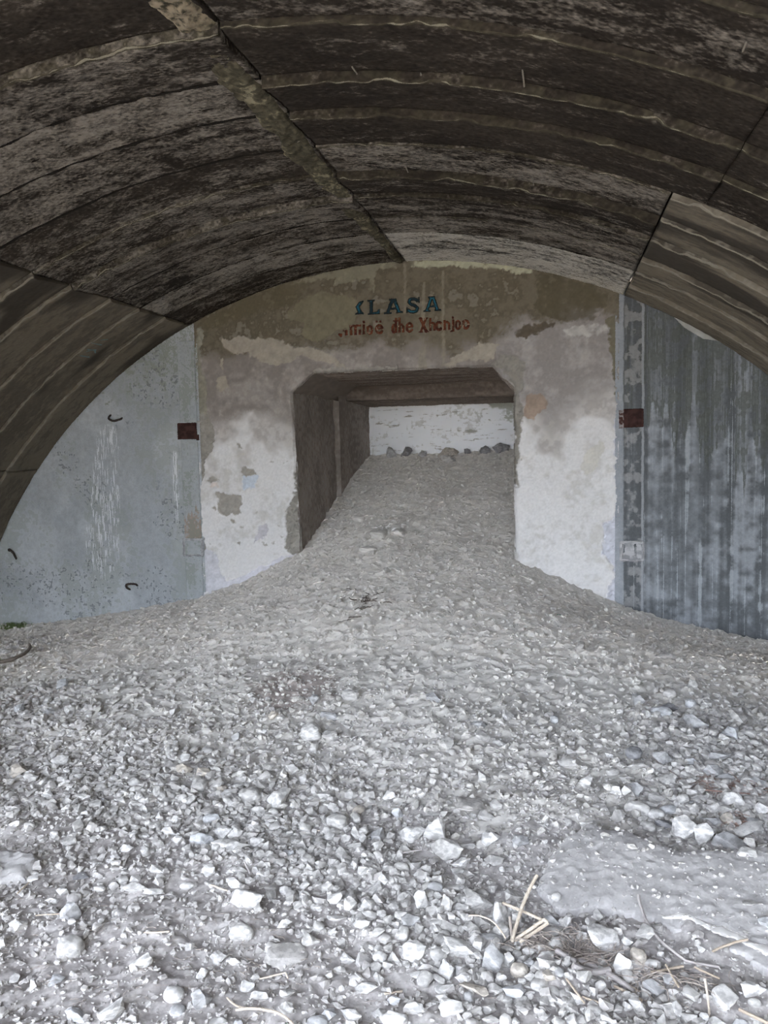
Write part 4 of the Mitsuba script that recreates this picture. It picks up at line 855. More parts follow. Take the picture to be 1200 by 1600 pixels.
col = lerp(half, col, ss(-.06, .10, gz - edge_w))
col = lerp(white, col, ss(-.10, .14, gz - edge_w + 0.26 + 0.5 * (n2 - .5)))
col = lerp(col, C(.47, .455, .41), ss(.60, .68, .55 * n3 + .45 * n2) * .22)
dep = 0.004 * (n2 - .5) + 0.002 * (n3 - .5)
for line in WALL_TABLE.strip().split('\n'):
    c, d, *pp = line.split()
    P_ = Polygon([tuple(map(float, q.split(','))) for q in pp]).buffer(0)
    bx = P_.bounds; m = (xq > bx[0] - .08) & (xq < bx[2] + .08) & (zq > bx[1] - .08) & (zq < bx[3] + .08)
    if not m.any(): continue
    if c == 'drip': sd = inside_dist(P_, x[m] + .02 * w1[m], z[m]) + 0.02 * w3[m]
    else: sd = inside_dist(P_, xq[m], zq[m])
    a = ss(-.004, .010, sd) * (.66 if c in ('drip', 'stain', 'olive', 'olive2', 'white2', 'lime2') else 1.0)
    if c in ('lime', 'lime2', 'drip', 'olive', 'olive2', 'dark', 'stain', 'white2'): a = a * ss(.30, .50, .5 * n3[m] + .5 * n2[m] + np.clip(sd, 0, .06) * 2)
    g = np.array(WALLC[c])[None] * (0.80 + 0.42 * n3[m])[:, None]
    col[m] = col[m] * (1 - a)[:, None] + g * a[:, None]
    dd = float(d) / 1000
    relief = dd * ss(-.003, .008, sd)
    if dd > .009: relief = relief + ss(0, .01, sd) * (0.020 * (n4[m] - .5) + 0.016 * (n3[m] - .5))
    elif dd > 0.003: relief = relief + ss(0, .01, sd) * 0.008 * (n4[m] - .5)
    dep[m] = np.where(sd > -.003, relief, dep[m])
col = np.clip(col * (0.90 + 0.20 * n4)[:, None], .01, .82)
sdd = inside_dist(DOOR, x + 0.022 * w1 + 0.01 * w3, z + 0.022 * w2)
y = YW + dep + 0.035 * np.exp(-np.abs(sdd) / 0.008)
ok = (sdd < 0.010) & (np.hypot(x - CX, z - CZ) < R0 + 0.14)
v = np.c_[x, y, z]
used, f = keep(v, grid_faces(len(xs), len(zs)), ok)
put('wall_back', ply((v[used], f), rough(vcol), smooth=True, color=col[used]), kind='structure')

# painted lettering, thin coats of paint on the plaster
def glyphs():
    for line in GLYPHS.strip().split('\n'):
        name, *rest = line.split()
        rings, cur = [], None
        for q in rest:
            if q in '+-': cur = []; rings.append((q, cur))
            else: cur.append(tuple(map(float, q.split(','))))
        polys = []
        for sgn, r in rings:
            if sgn == '+': polys.append([r, []])
            else: polys[-1][1].append(r)
        yield name, [Polygon(a, h).buffer(0) for a, h in polys]
def slab_mesh(polys, y, d):
    ms = []
    for g in polys:
        for q in getattr(g, 'geoms', [g]):
            if q.is_empty or q.area < 2e-6: continue
            m = extrude_polygon(q, d, engine='earcut')
            v = m.vertices; ms.append((np.c_[v[:, 0], y - v[:, 2], v[:, 1]], m.faces[:, ::-1]))
    return join(ms) if ms else None
for name, polys in glyphs():
    big = name in 'KLAS' and max(p.bounds[3] for p in polys) > 1.27 and min(p.bounds[1] for p in polys) > 1.26
    key = put('wall_back__letter', ply(slab_mesh(polys, YW, 0.006), 'm_teal_dark' if big else 'm_red'))
    labels[key] = {'label': ('dark-edged teal letter ' if big else 'brownish red letter ') + name}
    if big:
        inner = slab_mesh([p.buffer(-0.0085) for p in polys], YW - 0.005, 0.002)
        if inner: put(key + '__fill', ply(inner, 'm_teal'))

# ------------------------------------------------------------------ the two wings of the end wall
def wing(name, x0, x1, mat, amp, seed):
    xs = np.arange(x0, x1, 0.025); zs = np.arange(-2.4, 1.7, 0.025)
    X, Z = np.meshgrid(xs, zs, indexing='ij')
    Y = YW + 0.004 + amp * (N(p3(X * 3, Z * 1.2), 1, seed) - .5) + amp * .4 * (N(p3(X * 20, Z * 8), 1, seed + 1) - .5)
    v = np.stack([X, Y, Z], -1).reshape(-1, 3)
    ok = np.hypot(v[:, 0] - CX, v[:, 2] - CZ) < R0 + 0.14
    used, f = keep(v, grid_faces(len(xs), len(zs)), ok)
    put(name, ply((v[used], f), mat, smooth=True), kind='structure')
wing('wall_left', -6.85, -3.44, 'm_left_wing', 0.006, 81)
wing('wall_right', 0.56, 3.95, 'm_right_wing', 0.010, 83)
def box(x0, x1, y0, y1, z0, z1, b=0.006):
    import manifold3d as m3
    pts = [[x, y, z] for x in (x0, x1) for y in (y0, y1) for z in (z0, z1)]
    c = np.array([(x0 + x1) / 2, (y0 + y1) / 2, (z0 + z1) / 2]); out = []
    for p in pts:
        s = np.sign(c - np.array(p)) * b
        for ax in range(3):
            q = np.array(p) + s; q[ax] = p[ax]; out.append(q)
    return m3.Manifold.hull_points(np.array(out))
put('wall_left__jamb_strip', ply(box(-3.657, -3.474, YW - 0.012, YW + .1, -1.9, 1.13), 'm_jamb'))
# lime-mortared fill between vault and right wing
pp = [(0.80, 1.34), (0.98, 1.26), (1.15, 1.155), (1.40, 1.02), (1.65, 0.85), (1.90, .66), (2.1, .5), (2.1, .36), (1.86, .60), (1.6, .80), (1.45, .90), (1.30, .93), (1.15, 1.03), (1.05, 1.14), (0.93, 1.22)]
g = Polygon(pp).buffer(0.02).buffer(-0.01)
m = extrude_polygon(g, 0.012, engine='earcut'); m = m.subdivide_to_size(0.03)
v = m.vertices; vv = np.c_[v[:, 0], YW - v[:, 2] * (0.7 + N(p3(v[:, 0] * 12, v[:, 1] * 12), 1, 87)), v[:, 1]]
bsdf('m_fill', proc(lambda p, n, uv: mix((0.27, 0.275, 0.26), (0.42, 0.43, 0.42), fbm(p.x * 16, p.z * 16, 3.0, 4))))
put('wall_right__mortar_fill', ply((vv, m.faces[:, ::-1]), 'm_fill', smooth=30))
# broken hinge sockets low on the jambs
import manifold3d as m3
def socket(name, x0, x1, z0, z1, slots, mat, seed):
    body = box(x0, x1, YW - 0.022, YW + 0.12, z0, z1, .012) - box(x0 + .022, x1 - .022, YW - 0.2, YW - 0.006, z0 + .022, z1 - .024, .005)
    for (a, b, c, d) in slots: body = body - box(a, b, YW - .2, YW + .105, c, d, .003)
    mm = body.refine_to_length(0.008).to_mesh()
    v = mm.vert_properties[:, :3].copy(); v += 0.012 * (N(v, 30, seed, 3)[:, None] - .5) * np.array([1, 1, 1]); v[:, 2] += 0.010 * (N(v, 24, seed + 1, 2) - .5)
    k = put(name, ply((v, mm.tri_verts), mat, smooth=30))
    back = box(x0 + .01, x1 - .01, YW + .10, YW + .11, z0 + .01, z1 - .01)
    put(k + '__slot_back', ply(back, mat))
bsdf('m_socket', proc(lambda p, n, uv: mix((0.25, 0.255, 0.267), (0.42, 0.42, 0.435), smoothstep(0.35, 0.65, fbm(p.x * 30, p.z * 30, p.y * 30, 3)))))
socket('wall_left__hinge_socket', -3.685, -3.455, -1.03, -0.842, [(-3.642, -3.622, -.965, -.885), (-3.552, -3.532, -.955, -.885), (-3.655, -3.62, -.985, -.955)], 'm_socket', 91)
socket('wall_right__hinge_socket', 0.600, 0.815, -1.045, -0.858, [(.632, .648, -.965, -.895), (.727, .748, -.975, -.885), (.735, .75, -1.0, -.96)], 'm_socket', 93)
for nm, a, lab, mt in (('steel_plate', (-3.682, -3.478, YW - .024, YW + .02, .157, .321), 'rusty square steel plate high on the left edge of the plastered wall', 'm_rust'),
                   ('steel_plate', (0.632, 0.803, YW - .020, YW + .02, .166, .330), 'rusty rectangular steel plate high on the right edge of the plastered wall', 'm_rust')):
    key = put(nm, ply(box(*a, .004), mt), lab, 'steel plate', 'rusty steel plates beside the doorway')
put('steel_plate_001__flange', ply(box(0.592, 0.634, YW - .012, YW + .02, .160, .322, .003), 'm_rust_dusty'))
put('steel_plate__flange', ply(box(-3.486, -3.462, YW - .020, YW + .02, .145, .200, .003), 'm_rust'))
for pts, lab in (([(-4.425, .425), (-4.437, .40), (-4.415, .375), (-4.37, .36), (-4.33, .372), (-4.30, .39)], 'curved iron loop high on the left wall above the white lime runs'),
                 ([(-5.70, -.985), (-5.675, -.968), (-5.64, -.98), (-5.618, -1.02), (-5.617, -1.075)], 'curved iron hook low at the far left edge of the left wall'),
                 ([(-4.295, -1.385), (-4.325, -1.352), (-4.31, -1.325), (-4.27, -1.316), (-4.235, -1.32), (-4.215, -1.34)], 'curved iron loop low on the left wall just above the earth')):
    p = smooth_path([(a, YW + 0.01 - 0.05 * math.sin(math.pi * i / (len(pts) - 1)), b) for i, (a, b) in enumerate(pts)], 20)
    put('iron_loop', ply(tube(p, 0.0095 + 0.002 * N(p, 60, 3), 9), 'm_iron', smooth=True), lab, 'iron loop', 'iron loops set in the left wall')

# ------------------------------------------------------------------ the doorway recess
def sheet(P, mat, amp, scale, seed, name, axis, stretch=(1, 1, 1)):
    """P(u, v) grid of points pushed along axis by noise"""
    q = P * np.array(stretch)
    P = P + (amp * (N(q, scale, seed, 4) - .5))[..., None] * np.array(axis)
    put(name, ply((P.reshape(-1, 3), grid_faces(*P.shape[:2])), mat, smooth=True), kind='structure' if '__' not in name else None)
def quad(a, b, c, d, nu, nv):
    a, b, c, d = map(np.array, (a, b, c, d)); u = np.linspace(0, 1, nu)[:, None, None]; v = np.linspace(0, 1, nv)[None, :, None]
    return a * (1 - u) * (1 - v) + b * u * (1 - v) + c * u * v + d * (1 - u) * v
YM, YB = 8.97, 10.25
sheet(quad((-2.425, YW + .006, -1.5), (-2.425, YM, -1.5), (-2.455, YM, .60), (-2.47, YW + .006, .60), 90, 120), 'm_recess', .045, 7, 101, 'wall_recess_left', (1, 0, 0), (1, 1.6, .7))
sheet(quad((-2.39, YM, -1.5), (-2.33, YB, -1.5), (-2.33, YB + .04, .66), (-2.40, YM, .66), 60, 100), 'm_recess', .030, 7, 102, 'wall_recess_left__inner_panel', (1, 0, 0))
sheet(quad((-2.47, YM - .03, -1.5), (-2.385, YM + .0, -1.5), (-2.395, YM + .0, .58), (-2.48, YM - .03, .60), 8, 120), 'm_recess', .03, 14, 103, 'wall_recess_left__joint_rib', (0, 1, 0))
sheet(quad((-0.335, YW + .006, -1.5), (-0.335, YB, -1.5), (-0.335, YB, .565), (-0.335, YW + .006, .565), 90, 70), 'm_recess', .03, 7, 104, 'wall_recess_right', (1, 0, 0))
sheet(quad((-2.255, YW + .006, .765), (-2.255, YB + .05, .765), (-0.535, YB + .05, .765), (-0.535, YW + .006, .765), 80, 90), 'm_recess_top', .03, 7, 105, 'ceiling_recess', (0, 0, 1), (.4, 1.5, 1))
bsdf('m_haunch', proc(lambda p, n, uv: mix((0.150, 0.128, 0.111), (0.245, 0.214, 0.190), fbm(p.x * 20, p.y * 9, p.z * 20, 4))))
sheet(quad((-2.48, YW + .006, .58), (-2.48, YB + .05, .58), (-2.25, YB + .05, .77), (-2.25, YW + .006, .77), 80, 16), 'm_haunch', .022, 9, 106, 'ceiling_recess__haunch', (.7, 0, -.7))
sheet(quad((-0.54, YW + .006, .77), (-0.54, YB, .77), (-0.33, YB, .56), (-0.33, YW + .006, .56), 80, 16), 'm_recess', .022, 9, 107, 'ceiling_recess__haunch', (-.7, 0, -.7))
sheet(quad((-2.45, YM + .28, .79), (-2.45, YM + .28, .60), (-0.3, YM + .28, .60), (-0.3, YM + .28, .79), 14, 90), 'm_recess_top', .03, 8, 108, 'ceiling_recess__lintel_beam', (0, 1, 0))
sheet(quad((-2.45, YM + .28, .60), (-2.45, YB + .02, .57), (-0.3, YB + .02, .57), (-0.3, YM + .28, .60), 50, 90), 'm_recess_top', .03, 8, 109, 'ceiling_recess__inner_soffit', (0, 0, 1))
P = quad((-2.42, YB, -1.2), (-0.28, YB, -1.2), (-0.28, YB, .64), (-2.42, YB, .64), 220, 180)
lay = P[..., 2] + 0.05 * (N(P * np.array([2, 1, 0]), 1, 111) - .5)
P[..., 1] += 0.012 * (N(P, 12, 112, 4) - .5) - 0.014 * np.abs(np.modf(lay * 4.5 + 10)[0] - .5) * 2 * N(P, 3, 113)
put('ceiling_recess__cover', ply(box(-2.7, -.1, YW + .06, YB + .3, .83, .95), 'm_recess_top')); put('wall_recess_left__backing', ply(box(-2.75, -2.55, YW + .06, YB + .3, -1.6, .95), 'm_recess')); put('wall_recess_right__backing', ply(box(-.27, -.1, YW + .06, YB + .3, -1.6, .95), 'm_recess')); put('wall_recess_back__backing', ply(box(-2.75, -.1, YB + .08, YB + .3, -1.6, .95), 'm_recess'))
put('wall_recess_back', ply((P.reshape(-1, 3), grid_faces(220, 180)), 'm_whitewash', smooth=True), kind='structure')

# ------------------------------------------------------------------ floor, earth mound, slab
def terrain(xs, ys, zf, ok=None):
    X, Y = np.meshgrid(xs, ys, indexing='ij')
    v = np.stack([X, Y, zf(X, Y)], -1).reshape(-1, 3)
    f = grid_faces(len(xs), len(ys))
    if ok is not None:
        used, f = keep(v, f, ok(v)); v = v[used]
    return v, f
xs = np.r_[np.linspace(-6.16, -3.5, 50)[:-1], np.arange(-3.5, 1.75, 0.0105), np.linspace(1.75, 3.38, 36)]
ys = np.r_[np.linspace(-1.5, 1.7, 40)[:-1], np.arange(1.7, 3.2, 0.008), np.arange(3.2, 5.3, 0.0115)]
put('floor', ply(terrain(xs, ys, floor_z), 'm_floor', smooth=True), kind='structure')
xs = np.r_[np.arange(-6.16, 2.6, 0.0165), np.linspace(2.6, 3.38, 30)]
ys = np.r_[np.arange(2.9, 7.5, 0.0135), np.arange(7.5, 10.3, .0165)]
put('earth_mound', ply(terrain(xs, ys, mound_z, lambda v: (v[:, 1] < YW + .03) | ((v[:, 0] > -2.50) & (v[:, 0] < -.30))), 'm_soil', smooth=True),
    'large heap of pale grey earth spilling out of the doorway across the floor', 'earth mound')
xs = np.arange(-.25, 1.35, .0075); ys = np.arange(2.3, 3.5, .0075)
put('packed_earth_slab', ply(terrain(xs, ys, lambda X, Y: np.where(slab_rise(X.ravel(), Y.ravel()).reshape(X.shape) > 0, ground_base(X, Y) + .012 + slab_rise(X.ravel(), Y.ravel()).reshape(X.shape), ground_base(X, Y) - .06)), 'm_slab', smooth=True),
    'smooth grey slab of packed earth at right, stones along its far edge', 'earth slab')
bsdf('m_cream', rgb(.60, .585, .57))
bsdf('m_white_flake', rgb(.72, .71, .70))
def patch(poly, h, mat, name, lab, cat):
    b = poly.bounds; xs = np.arange(b[0] - .02, b[2] + .02, .007); ys = np.arange(b[1] - .02, b[3] + .02, .007)
    X, Y = np.meshgrid(xs, ys, indexing='ij'); x, y = X.ravel(), Y.ravel()
    d = inside_dist(poly, x + .03 * (N(p3(x, y), 22, 121) - .5), y + .03 * (N(p3(x, y), 22, 122) - .5))
    z = ground_z(x, y) + np.where(d > 0, h * (1 - np.exp(-np.maximum(d, 0) / .012)) + .003 * (N(p3(x, y), 60, 123) - .5), -.03)
    put(name, ply((np.c_[x, y, z], grid_faces(len(xs), len(ys))), mat, smooth=True), lab, cat)
patch(Polygon([(.331, 2.735), (.451, 2.711), (.501, 2.656), (.575, 2.635), (.654, 2.567), (.70, 2.60), (.547, 2.693), (.416, 2.75)]), .006, 'm_cream', 'lime_crust', 'whitish lime crust along the near edge of the packed earth slab', 'lime crust')
patch(BARE, .035, 'm_slab', 'packed_earth_slab', 'small flat grey patch of packed earth at the left picture edge', 'earth slab')
q = np.array([[-60, -1.4], [60, -1.4], [60, -80], [-60, -80.0]])
put('ground', ply((np.c_[q, [-1.68] * 4], np.array([[0, 2, 1], [0, 3, 2]])), 'm_outdoor'), kind='structure')
# unseen bank added outside on the right: blocks sky, light comes mostly from left
xs = np.linspace(2.6, 30, 70); ys = np.linspace(-26, -1.45, 70); X, Y = np.meshgrid(xs, ys, indexing='ij')
Zb = -1.7 + np.clip((X - 2.6) * 1.5, 0, 5.5) * np.clip((-1.4 - Y) * 2, .3, 1) + .5 * (N(p3(X, Y), .9, 141) - .5)
bsdf('m_added_bank', proc(lambda p, n, uv: mix((0.05, 0.06, 0.03), (0.14, 0.13, 0.09), fbm(p.x * 2, p.y * 2, p.z * 2, 4))))
put('ground__added_bank', ply((np.stack([X, Y, Zb], -1).reshape(-1, 3), grid_faces(70, 70)), 'm_added_bank', smooth=True))
put('ground__side_ground', ply((np.array([[-60, -1.4, -1.68], [-6.9, -1.4, -1.68], [-6.9, 40, -1.68], [-60, 40, -1.68], [4.1, -1.4, -1.68], [60, -1.4, -1.68], [60, 40, -1.68], [4.1, 40, -1.68]]), np.array([[0, 1, 2], [0, 2, 3], [4, 5, 6], [4, 6, 7]])), 'm_outdoor'))

# ------------------------------------------------------------------ stones
def hull_mesh(pts):
    m = trimesh.convex.convex_hull(pts)
    return m
def stone_template(kind, seed, sub):
    r = np.random.default_rng(seed)
    if kind in 'rb':
        m = trimesh.creation.icosphere(subdivisions=2 if sub < 2 else 3)
        v = m.vertices.copy()
        v = np.sign(v) * np.abs(v) ** (0.85 if kind == 'r' else 0.68)
        v *= (1 + (0.14 if kind == 'r' else 0.34) * (N(v, 1.1, seed, 2) - .5)[:, None] + (.02 if kind == 'r' else .12) * (N(v, 4, seed + 1, 3) - .5)[:, None])
        f = m.faces
    else:
        n = {'a': 13, 'f': 14, 't': 11}[kind]
        p = r.normal(size=(n, 3)); p /= np.linalg.norm(p, axis=1, keepdims=True)
        p *= r.uniform(.82, 1.1, (n, 1))
        if kind == 't': p[:, :2] *= (1.15 - .55 * p[:, 2:3])
        m = hull_mesh(p)
        for _ in range(sub): m = m.subdivide()
        v = m.vertices.copy(); f = m.faces
        if sub:
            t2 = trimesh.Trimesh(v, f, process=True)
            if sub > 1: trimesh.smoothing.filter_laplacian(t2, lamb=.22, iterations=1)
            v, f = t2.vertices.copy(), t2.faces
            v *= (1 + .26 * (N(v, 1.5, seed, 3) - .5) + .17 * (N(v, 5, seed + 3, 3) - .5))[:, None]
    v = np.asarray(v) - (v.max(0) + v.min(0)) / 2
    v /= np.abs(v).max(0)
    return v, np.asarray(f)
TPL = {k: [stone_template(k, 500 + 17 * i + ord(k), 3) for i in range({'a': 22, 'f': 7, 'r': 6, 'b': 7, 't': 5}[k])] for k in 'afrbt'}
PLY = {}
def stone_shape(kind, i, tone, M):
    key = (kind, i, tone)
    if key not in PLY: PLY[key] = ply(TPL[kind][i], 'm_stone_' + tone, smooth={'a': 28, 'f': 28, 't': 28, 'r': True, 'b': True}[kind])
    return {**PLY[key], 'to_world': T(M.tolist())}
rows = [l.split(' ', 7) for l in STONES.strip().split('\n')]
SX = np.array([float(r[0]) for r in rows]); SY = np.array([float(r[1]) for r in rows])
SY = np.where(SY > 9.35, np.minimum(SY + .40, 10.12), SY); SZ = ground_z(SX, SY)
SR = np.array([max(int(r[2]), int(r[3])) / 2000 for r in rows])
seen = {}
for i, r in enumerate(rows):
    lx, ly, lz = (int(v) / 1000 for v in r[2:5]); kind, tone, lab = r[5], r[6], r[7]
    if SY[i] > 9.7: lz *= 1.35; ly *= .7
    k = np.random.default_rng(9000 + i)
    ti = int(k.integers(len(TPL[kind]))); rot = k.uniform(-.35, .35); flip = k.choice([-1, 1])
    tx, ty = k.uniform(-.16, .16, 2)
    c, s = math.cos(rot), math.sin(rot)
    Rz = np.array([[c, -s, 0], [s, c, 0], [0, 0, 1]])
    Rx = np.array([[1, 0, 0], [0, math.cos(tx), -math.sin(tx)], [0, math.sin(tx), math.cos(tx)]]); Ry = np.array([[math.cos(ty), 0, math.sin(ty)], [0, 1, 0], [-math.sin(ty), 0, math.cos(ty)]])
    M = np.eye(4); M[:3, :3] = Rz @ Rx @ Ry @ np.diag([lx * .54 * flip, ly * .54 * flip, lz * .58])
    sink = {'a': .26, 'r': .22, 'b': .25, 'f': .12, 't': .30}[kind]
    M[:3, 3] = [SX[i], SY[i] + 0.0, SZ[i] + lz * (.5 - sink) + .002]
    name = {'a': 'angular_stone', 'r': 'pebble', 'b': 'rounded_stone', 'f': 'flat_stone', 't': 'wedge_stone'}[kind]
    put(name, stone_shape(kind, ti, tone, M), lab, 'pebble' if kind == 'r' else 'stone', 'loose stones lying on the floor and mound')

def scatter(n, area, size, weight, tpl, seed, sink=.3, avoid=0.0, flat=(.45, .85)):
    """many stones as one mesh: positions by rejection with weight(x, y), radii from size(u)"""
    r = np.random.default_rng(seed); X, Y = [], []
    while sum(map(len, X)) < n:
        x = r.uniform(area[0], area[1], 3 * n); y = r.uniform(area[2], area[3], 3 * n)
        ok = r.random(3 * n) < weight(x, y); X.append(x[ok]); Y.append(y[ok])
    x, y = np.concatenate(X)[:n], np.concatenate(Y)[:n]
    rad = size(r.random(n), x, y)
    if avoid:
        from scipy.spatial import cKDTree
        d, j = cKDTree(np.c_[SX, SY]).query(np.c_[x, y]); ok = d > SR[j] * avoid + rad * .6; x, y, rad = x[ok], y[ok], rad[ok]; n = len(x)
    z = ground_z(x, y)
    sx, sy, sz = rad * r.uniform(.8, 1.3, n), rad * r.uniform(.65, 1.1, n), rad * r.uniform(*flat, n)
    a = r.uniform(0, 2 * np.pi, n); which = r.integers(len(tpl), size=n)
    tilt = r.uniform(-.5, .5, n); lift = rad * r.uniform(-.35, .45, n)
    vs, fs, at = [], [], 0
    for k, (v, f) in enumerate(tpl):
        m = np.nonzero(which == k)[0]
        if not len(m): continue
        q = v[None] * np.stack([sx[m], sy[m], sz[m]], -1)[:, None]
        ct, st = np.cos(tilt[m])[:, None], np.sin(tilt[m])[:, None]
        q = np.stack([q[..., 0] * ct + q[..., 2] * st, q[..., 1], -q[..., 0] * st + q[..., 2] * ct], -1)
        c, s = np.cos(a[m])[:, None], np.sin(a[m])[:, None]
        q = np.stack([q[..., 0] * c - q[..., 1] * s, q[..., 0] * s + q[..., 1] * c, q[..., 2]], -1)
        q = q + np.stack([x[m], y[m], z[m] + sz[m] * (1 - 2 * sink) + lift[m]], -1)[:, None]
        vs.append(q.reshape(-1, 3)); fs.append((f[None] + (np.arange(len(m)) * len(v))[:, None, None]).reshape(-1, 3) + at); at += len(m) * len(v)
    return np.vstack(vs), np.vstack(fs)
small = [stone_template('a', 900 + i, 0) for i in range(14)]
mid = [stone_template('a', 950 + i, 1) for i in range(14)] + [stone_template('b', 980 + i, 1) for i in range(3)]
LEFT = lambda y: -0.85 * y - 0.7
RIGHT = lambda y: 0.30 * y + 0.75
def inview(x, y): return ((x > LEFT(y)) & (x < RIGHT(y))).astype(float)
def off_slab(x, y): return np.where(slab_rise(x, y) > 0, .05, 1.0)
def rubble(x, y):
    w = np.clip((4.7 - y) / .9, .04, 1) * (0.10 + 1.0 * (N(p3(x, y), 1.6, 131) - .3))
    ridge = np.exp(-((y - 2.62 + .62 * (x + .45)) / .28) ** 2) * (x < .35) * 1.3 + np.exp(-(((x + 1.7) / .75) ** 2 + ((y - 3.3) / .32) ** 2)) * .7                                # the band of bigger rubble
    right = np.exp(-(((x - .95) / .40) ** 2 + ((y - 4.0) / .85) ** 2)) * 1.6                # stones rolled down the right slope
    left = np.exp(-(((x + 3.3) / .6) ** 2 + ((y - 4.5) / .5) ** 2)) * .8 + np.exp(-(((x + 5.2) / .6) ** 2 + ((y - 6.6) / .5) ** 2)) * .7
    bare = 1 - .75 * np.exp(-(((x + 1.35) / .45) ** 2 + ((y - 2.15) / .3) ** 2))            # finer gravel at lower left
    return np.clip((w * bare + ridge + right + left), 0, 1) * inview(x, y) * off_slab(x, y)
put('rubble_stones', ply(scatter(3900, (-6, 2.2, 1.75, 7.0), lambda u, x, y: .011 + .016 * u ** 3 + .003 * (y > 3.6), rubble, mid, 201, .25, .85), 'm_gravel', smooth=28),
    'medium broken stones strewn over the floor and the foot of the mound', 'rubble', kind='stuff')
def ridge_w(x, y): return np.exp(-((y - 2.62 + .62 * (x + .45)) / .22) ** 2) * ((x < .42) & (x > -1.5)) * inview(x, y) * off_slab(x, y)
put('heaped_rubble', ply(scatter(1500, (-1.6, .5, 1.9, 3.6), lambda u, x, y: .010 + .014 * u ** 2, ridge_w, mid, 207, .15, .6), 'm_stone_p', smooth=28),
    'pale broken stones heaped in a band across the middle foreground', 'rubble', kind='stuff')
def right_w(x, y): return np.exp(-(((x - .85 - .12 * (y - 4)) / .30) ** 2 + ((y - 4.05) / .75) ** 2)) * off_slab(x, y)
put('slope_rubble', ply(scatter(1300, (-.2, 1.9, 3.1, 5.8), lambda u, x, y: .011 + .018 * u ** 2, right_w, mid, 208, .18, .6), 'm_stone_p', smooth=28),
    'grey broken stones packed together at the foot of the right slope', 'rubble', kind='stuff')
def left_w(x, y): return np.exp(-(((x + 1.75) / .85) ** 2 + ((y - 3.32 + .10 * (x + 1.7)) / .30) ** 2))
put('left_rubble', ply(scatter(1100, (-3.4, -.3, 2.6, 4.2), lambda u, x, y: .010 + .016 * u ** 2, left_w, mid, 209, .18, .6), 'm_stone_p', smooth=28),
    'pale broken stones packed along the foot of the mound at left', 'rubble', kind='stuff')
put('pale_rubble_stones', ply(scatter(900, (-6, 2.2, 1.75, 7.0), lambda u, x, y: .012 + .016 * u ** 3, rubble, mid, 202, .2, .9), 'm_stone_w', smooth=28),
    'medium whitish broken stones strewn among the grey rubble', 'rubble', kind='stuff')
def gravel_w(x, y): return np.clip((5.0 - y) / 1.3, 0.0, 1) * (.5 + .7 * N(p3(x, y), 3, 132)) * inview(x, y) * off_slab(x, y)
put('gravel', ply(scatter(30000, (-4.8, 2.1, 1.75, 5.0), lambda u, x, y: .004 + .009 * u ** 3, gravel_w, small, 203, .25), 'm_gravel'),
    'fine pale gravel covering the foreground floor between the stones', 'gravel', kind='stuff')
def mound_w(x, y): return np.clip((y - 3.0) / .6, 0, 1) * (((x > -6) & (x < 2.4) & (y < 7.46)) | ((x > -2.36) & (x < -.36) & (y < 10.15))) * (.35 + .65 * N(p3(x, y), 2.2, 133))
put('soil_crumbs', ply(scatter(38000, (-6, 2.4, 3.0, 10.15), lambda u, x, y: .0055 + .019 * u ** 4, mound_w, small, 204, .33), 'm_crumb'),
    'small crumbs of earth and grit all over the mound', 'soil crumbs', kind='stuff')
def slab_w(x, y): return (slab_rise(x, y) > .01).astype(float)
put('slab_grit', ply(scatter(1300, (-.2, 1.2, 2.4, 3.4), lambda u, x, y: .002 + .006 * u ** 4, slab_w, small, 205, .3), 'm_gravel'),
    'pale grit scattered on the packed earth slab', 'grit', kind='stuff')

# ------------------------------------------------------------------ straw, sticks, litter
STICK = {}
for line in STICKS.strip().split('\n'):
    k, rest = line.split(' ', 1); STICK[k] = eval(rest)
def stick(k, name, mat, r, lab, cat, grp=None, flat=1.0, taper=1.0):
    pts = [(a, b, float(ground_z(np.array([a]), np.array([b]))[0]) + h) for a, b, h in STICK[k]]
    p = smooth_path(pts, 18 if len(pts) > 2 else 8) if k not in ('B', 'N') else np.vstack([np.linspace(pts[i], pts[i + 1], 6) for i in range(len(pts) - 1)])[[i for i in range(6 * (len(pts) - 1)) if i % 6 or i == 0]]
    p = p + .004 * (np.stack([N(p, 25, 5), N(p, 25, 6), N(p, 25, 7)], -1) - .5)
    v, f = tube(p, r * np.linspace(1, taper, len(p)) * (0.85 + .3 * N(p, 40, 9)), 7)
    put(name, ply((v, f), mat, smooth=50), lab, cat, grp)
stick('A', 'straw_stalk', 'm_straw', .0062, 'thick pale straw stalk sticking up from the rubble at lower right', 'straw stalk')
stick('B', 'straw_stalk', 'm_straw', .0058, 'bent pale straw stalk with a folded end, lying on the rubble', 'straw stalk')
stick('C', 'straw_stalk', 'm_straw', .0050, 'pale straw stalk slanting down behind the bent stalk', 'straw stalk')
stick('A2', 'straw_stalk', 'm_dry_grass', .0045, 'short greyish stalk standing against the thick pale stalk', 'straw stalk')
stick('Dd', 'thin_stick', 'm_wood', .0058, 'long thin curved grey stick lying in front of the packed earth slab', 'stick', taper=.7)
stick('E', 'wood_stick', 'm_wood', .0095, 'thick grey piece of stick below the big cream block', 'stick')
stick('E2', 'wood_stick', 'm_wood', .0080, 'grey stick slanting down right of the thick grey piece', 'stick')
stick('E3', 'wood_stick', 'm_wood', .0075, 'grey stick end pointing into the dry grass tangle', 'stick')
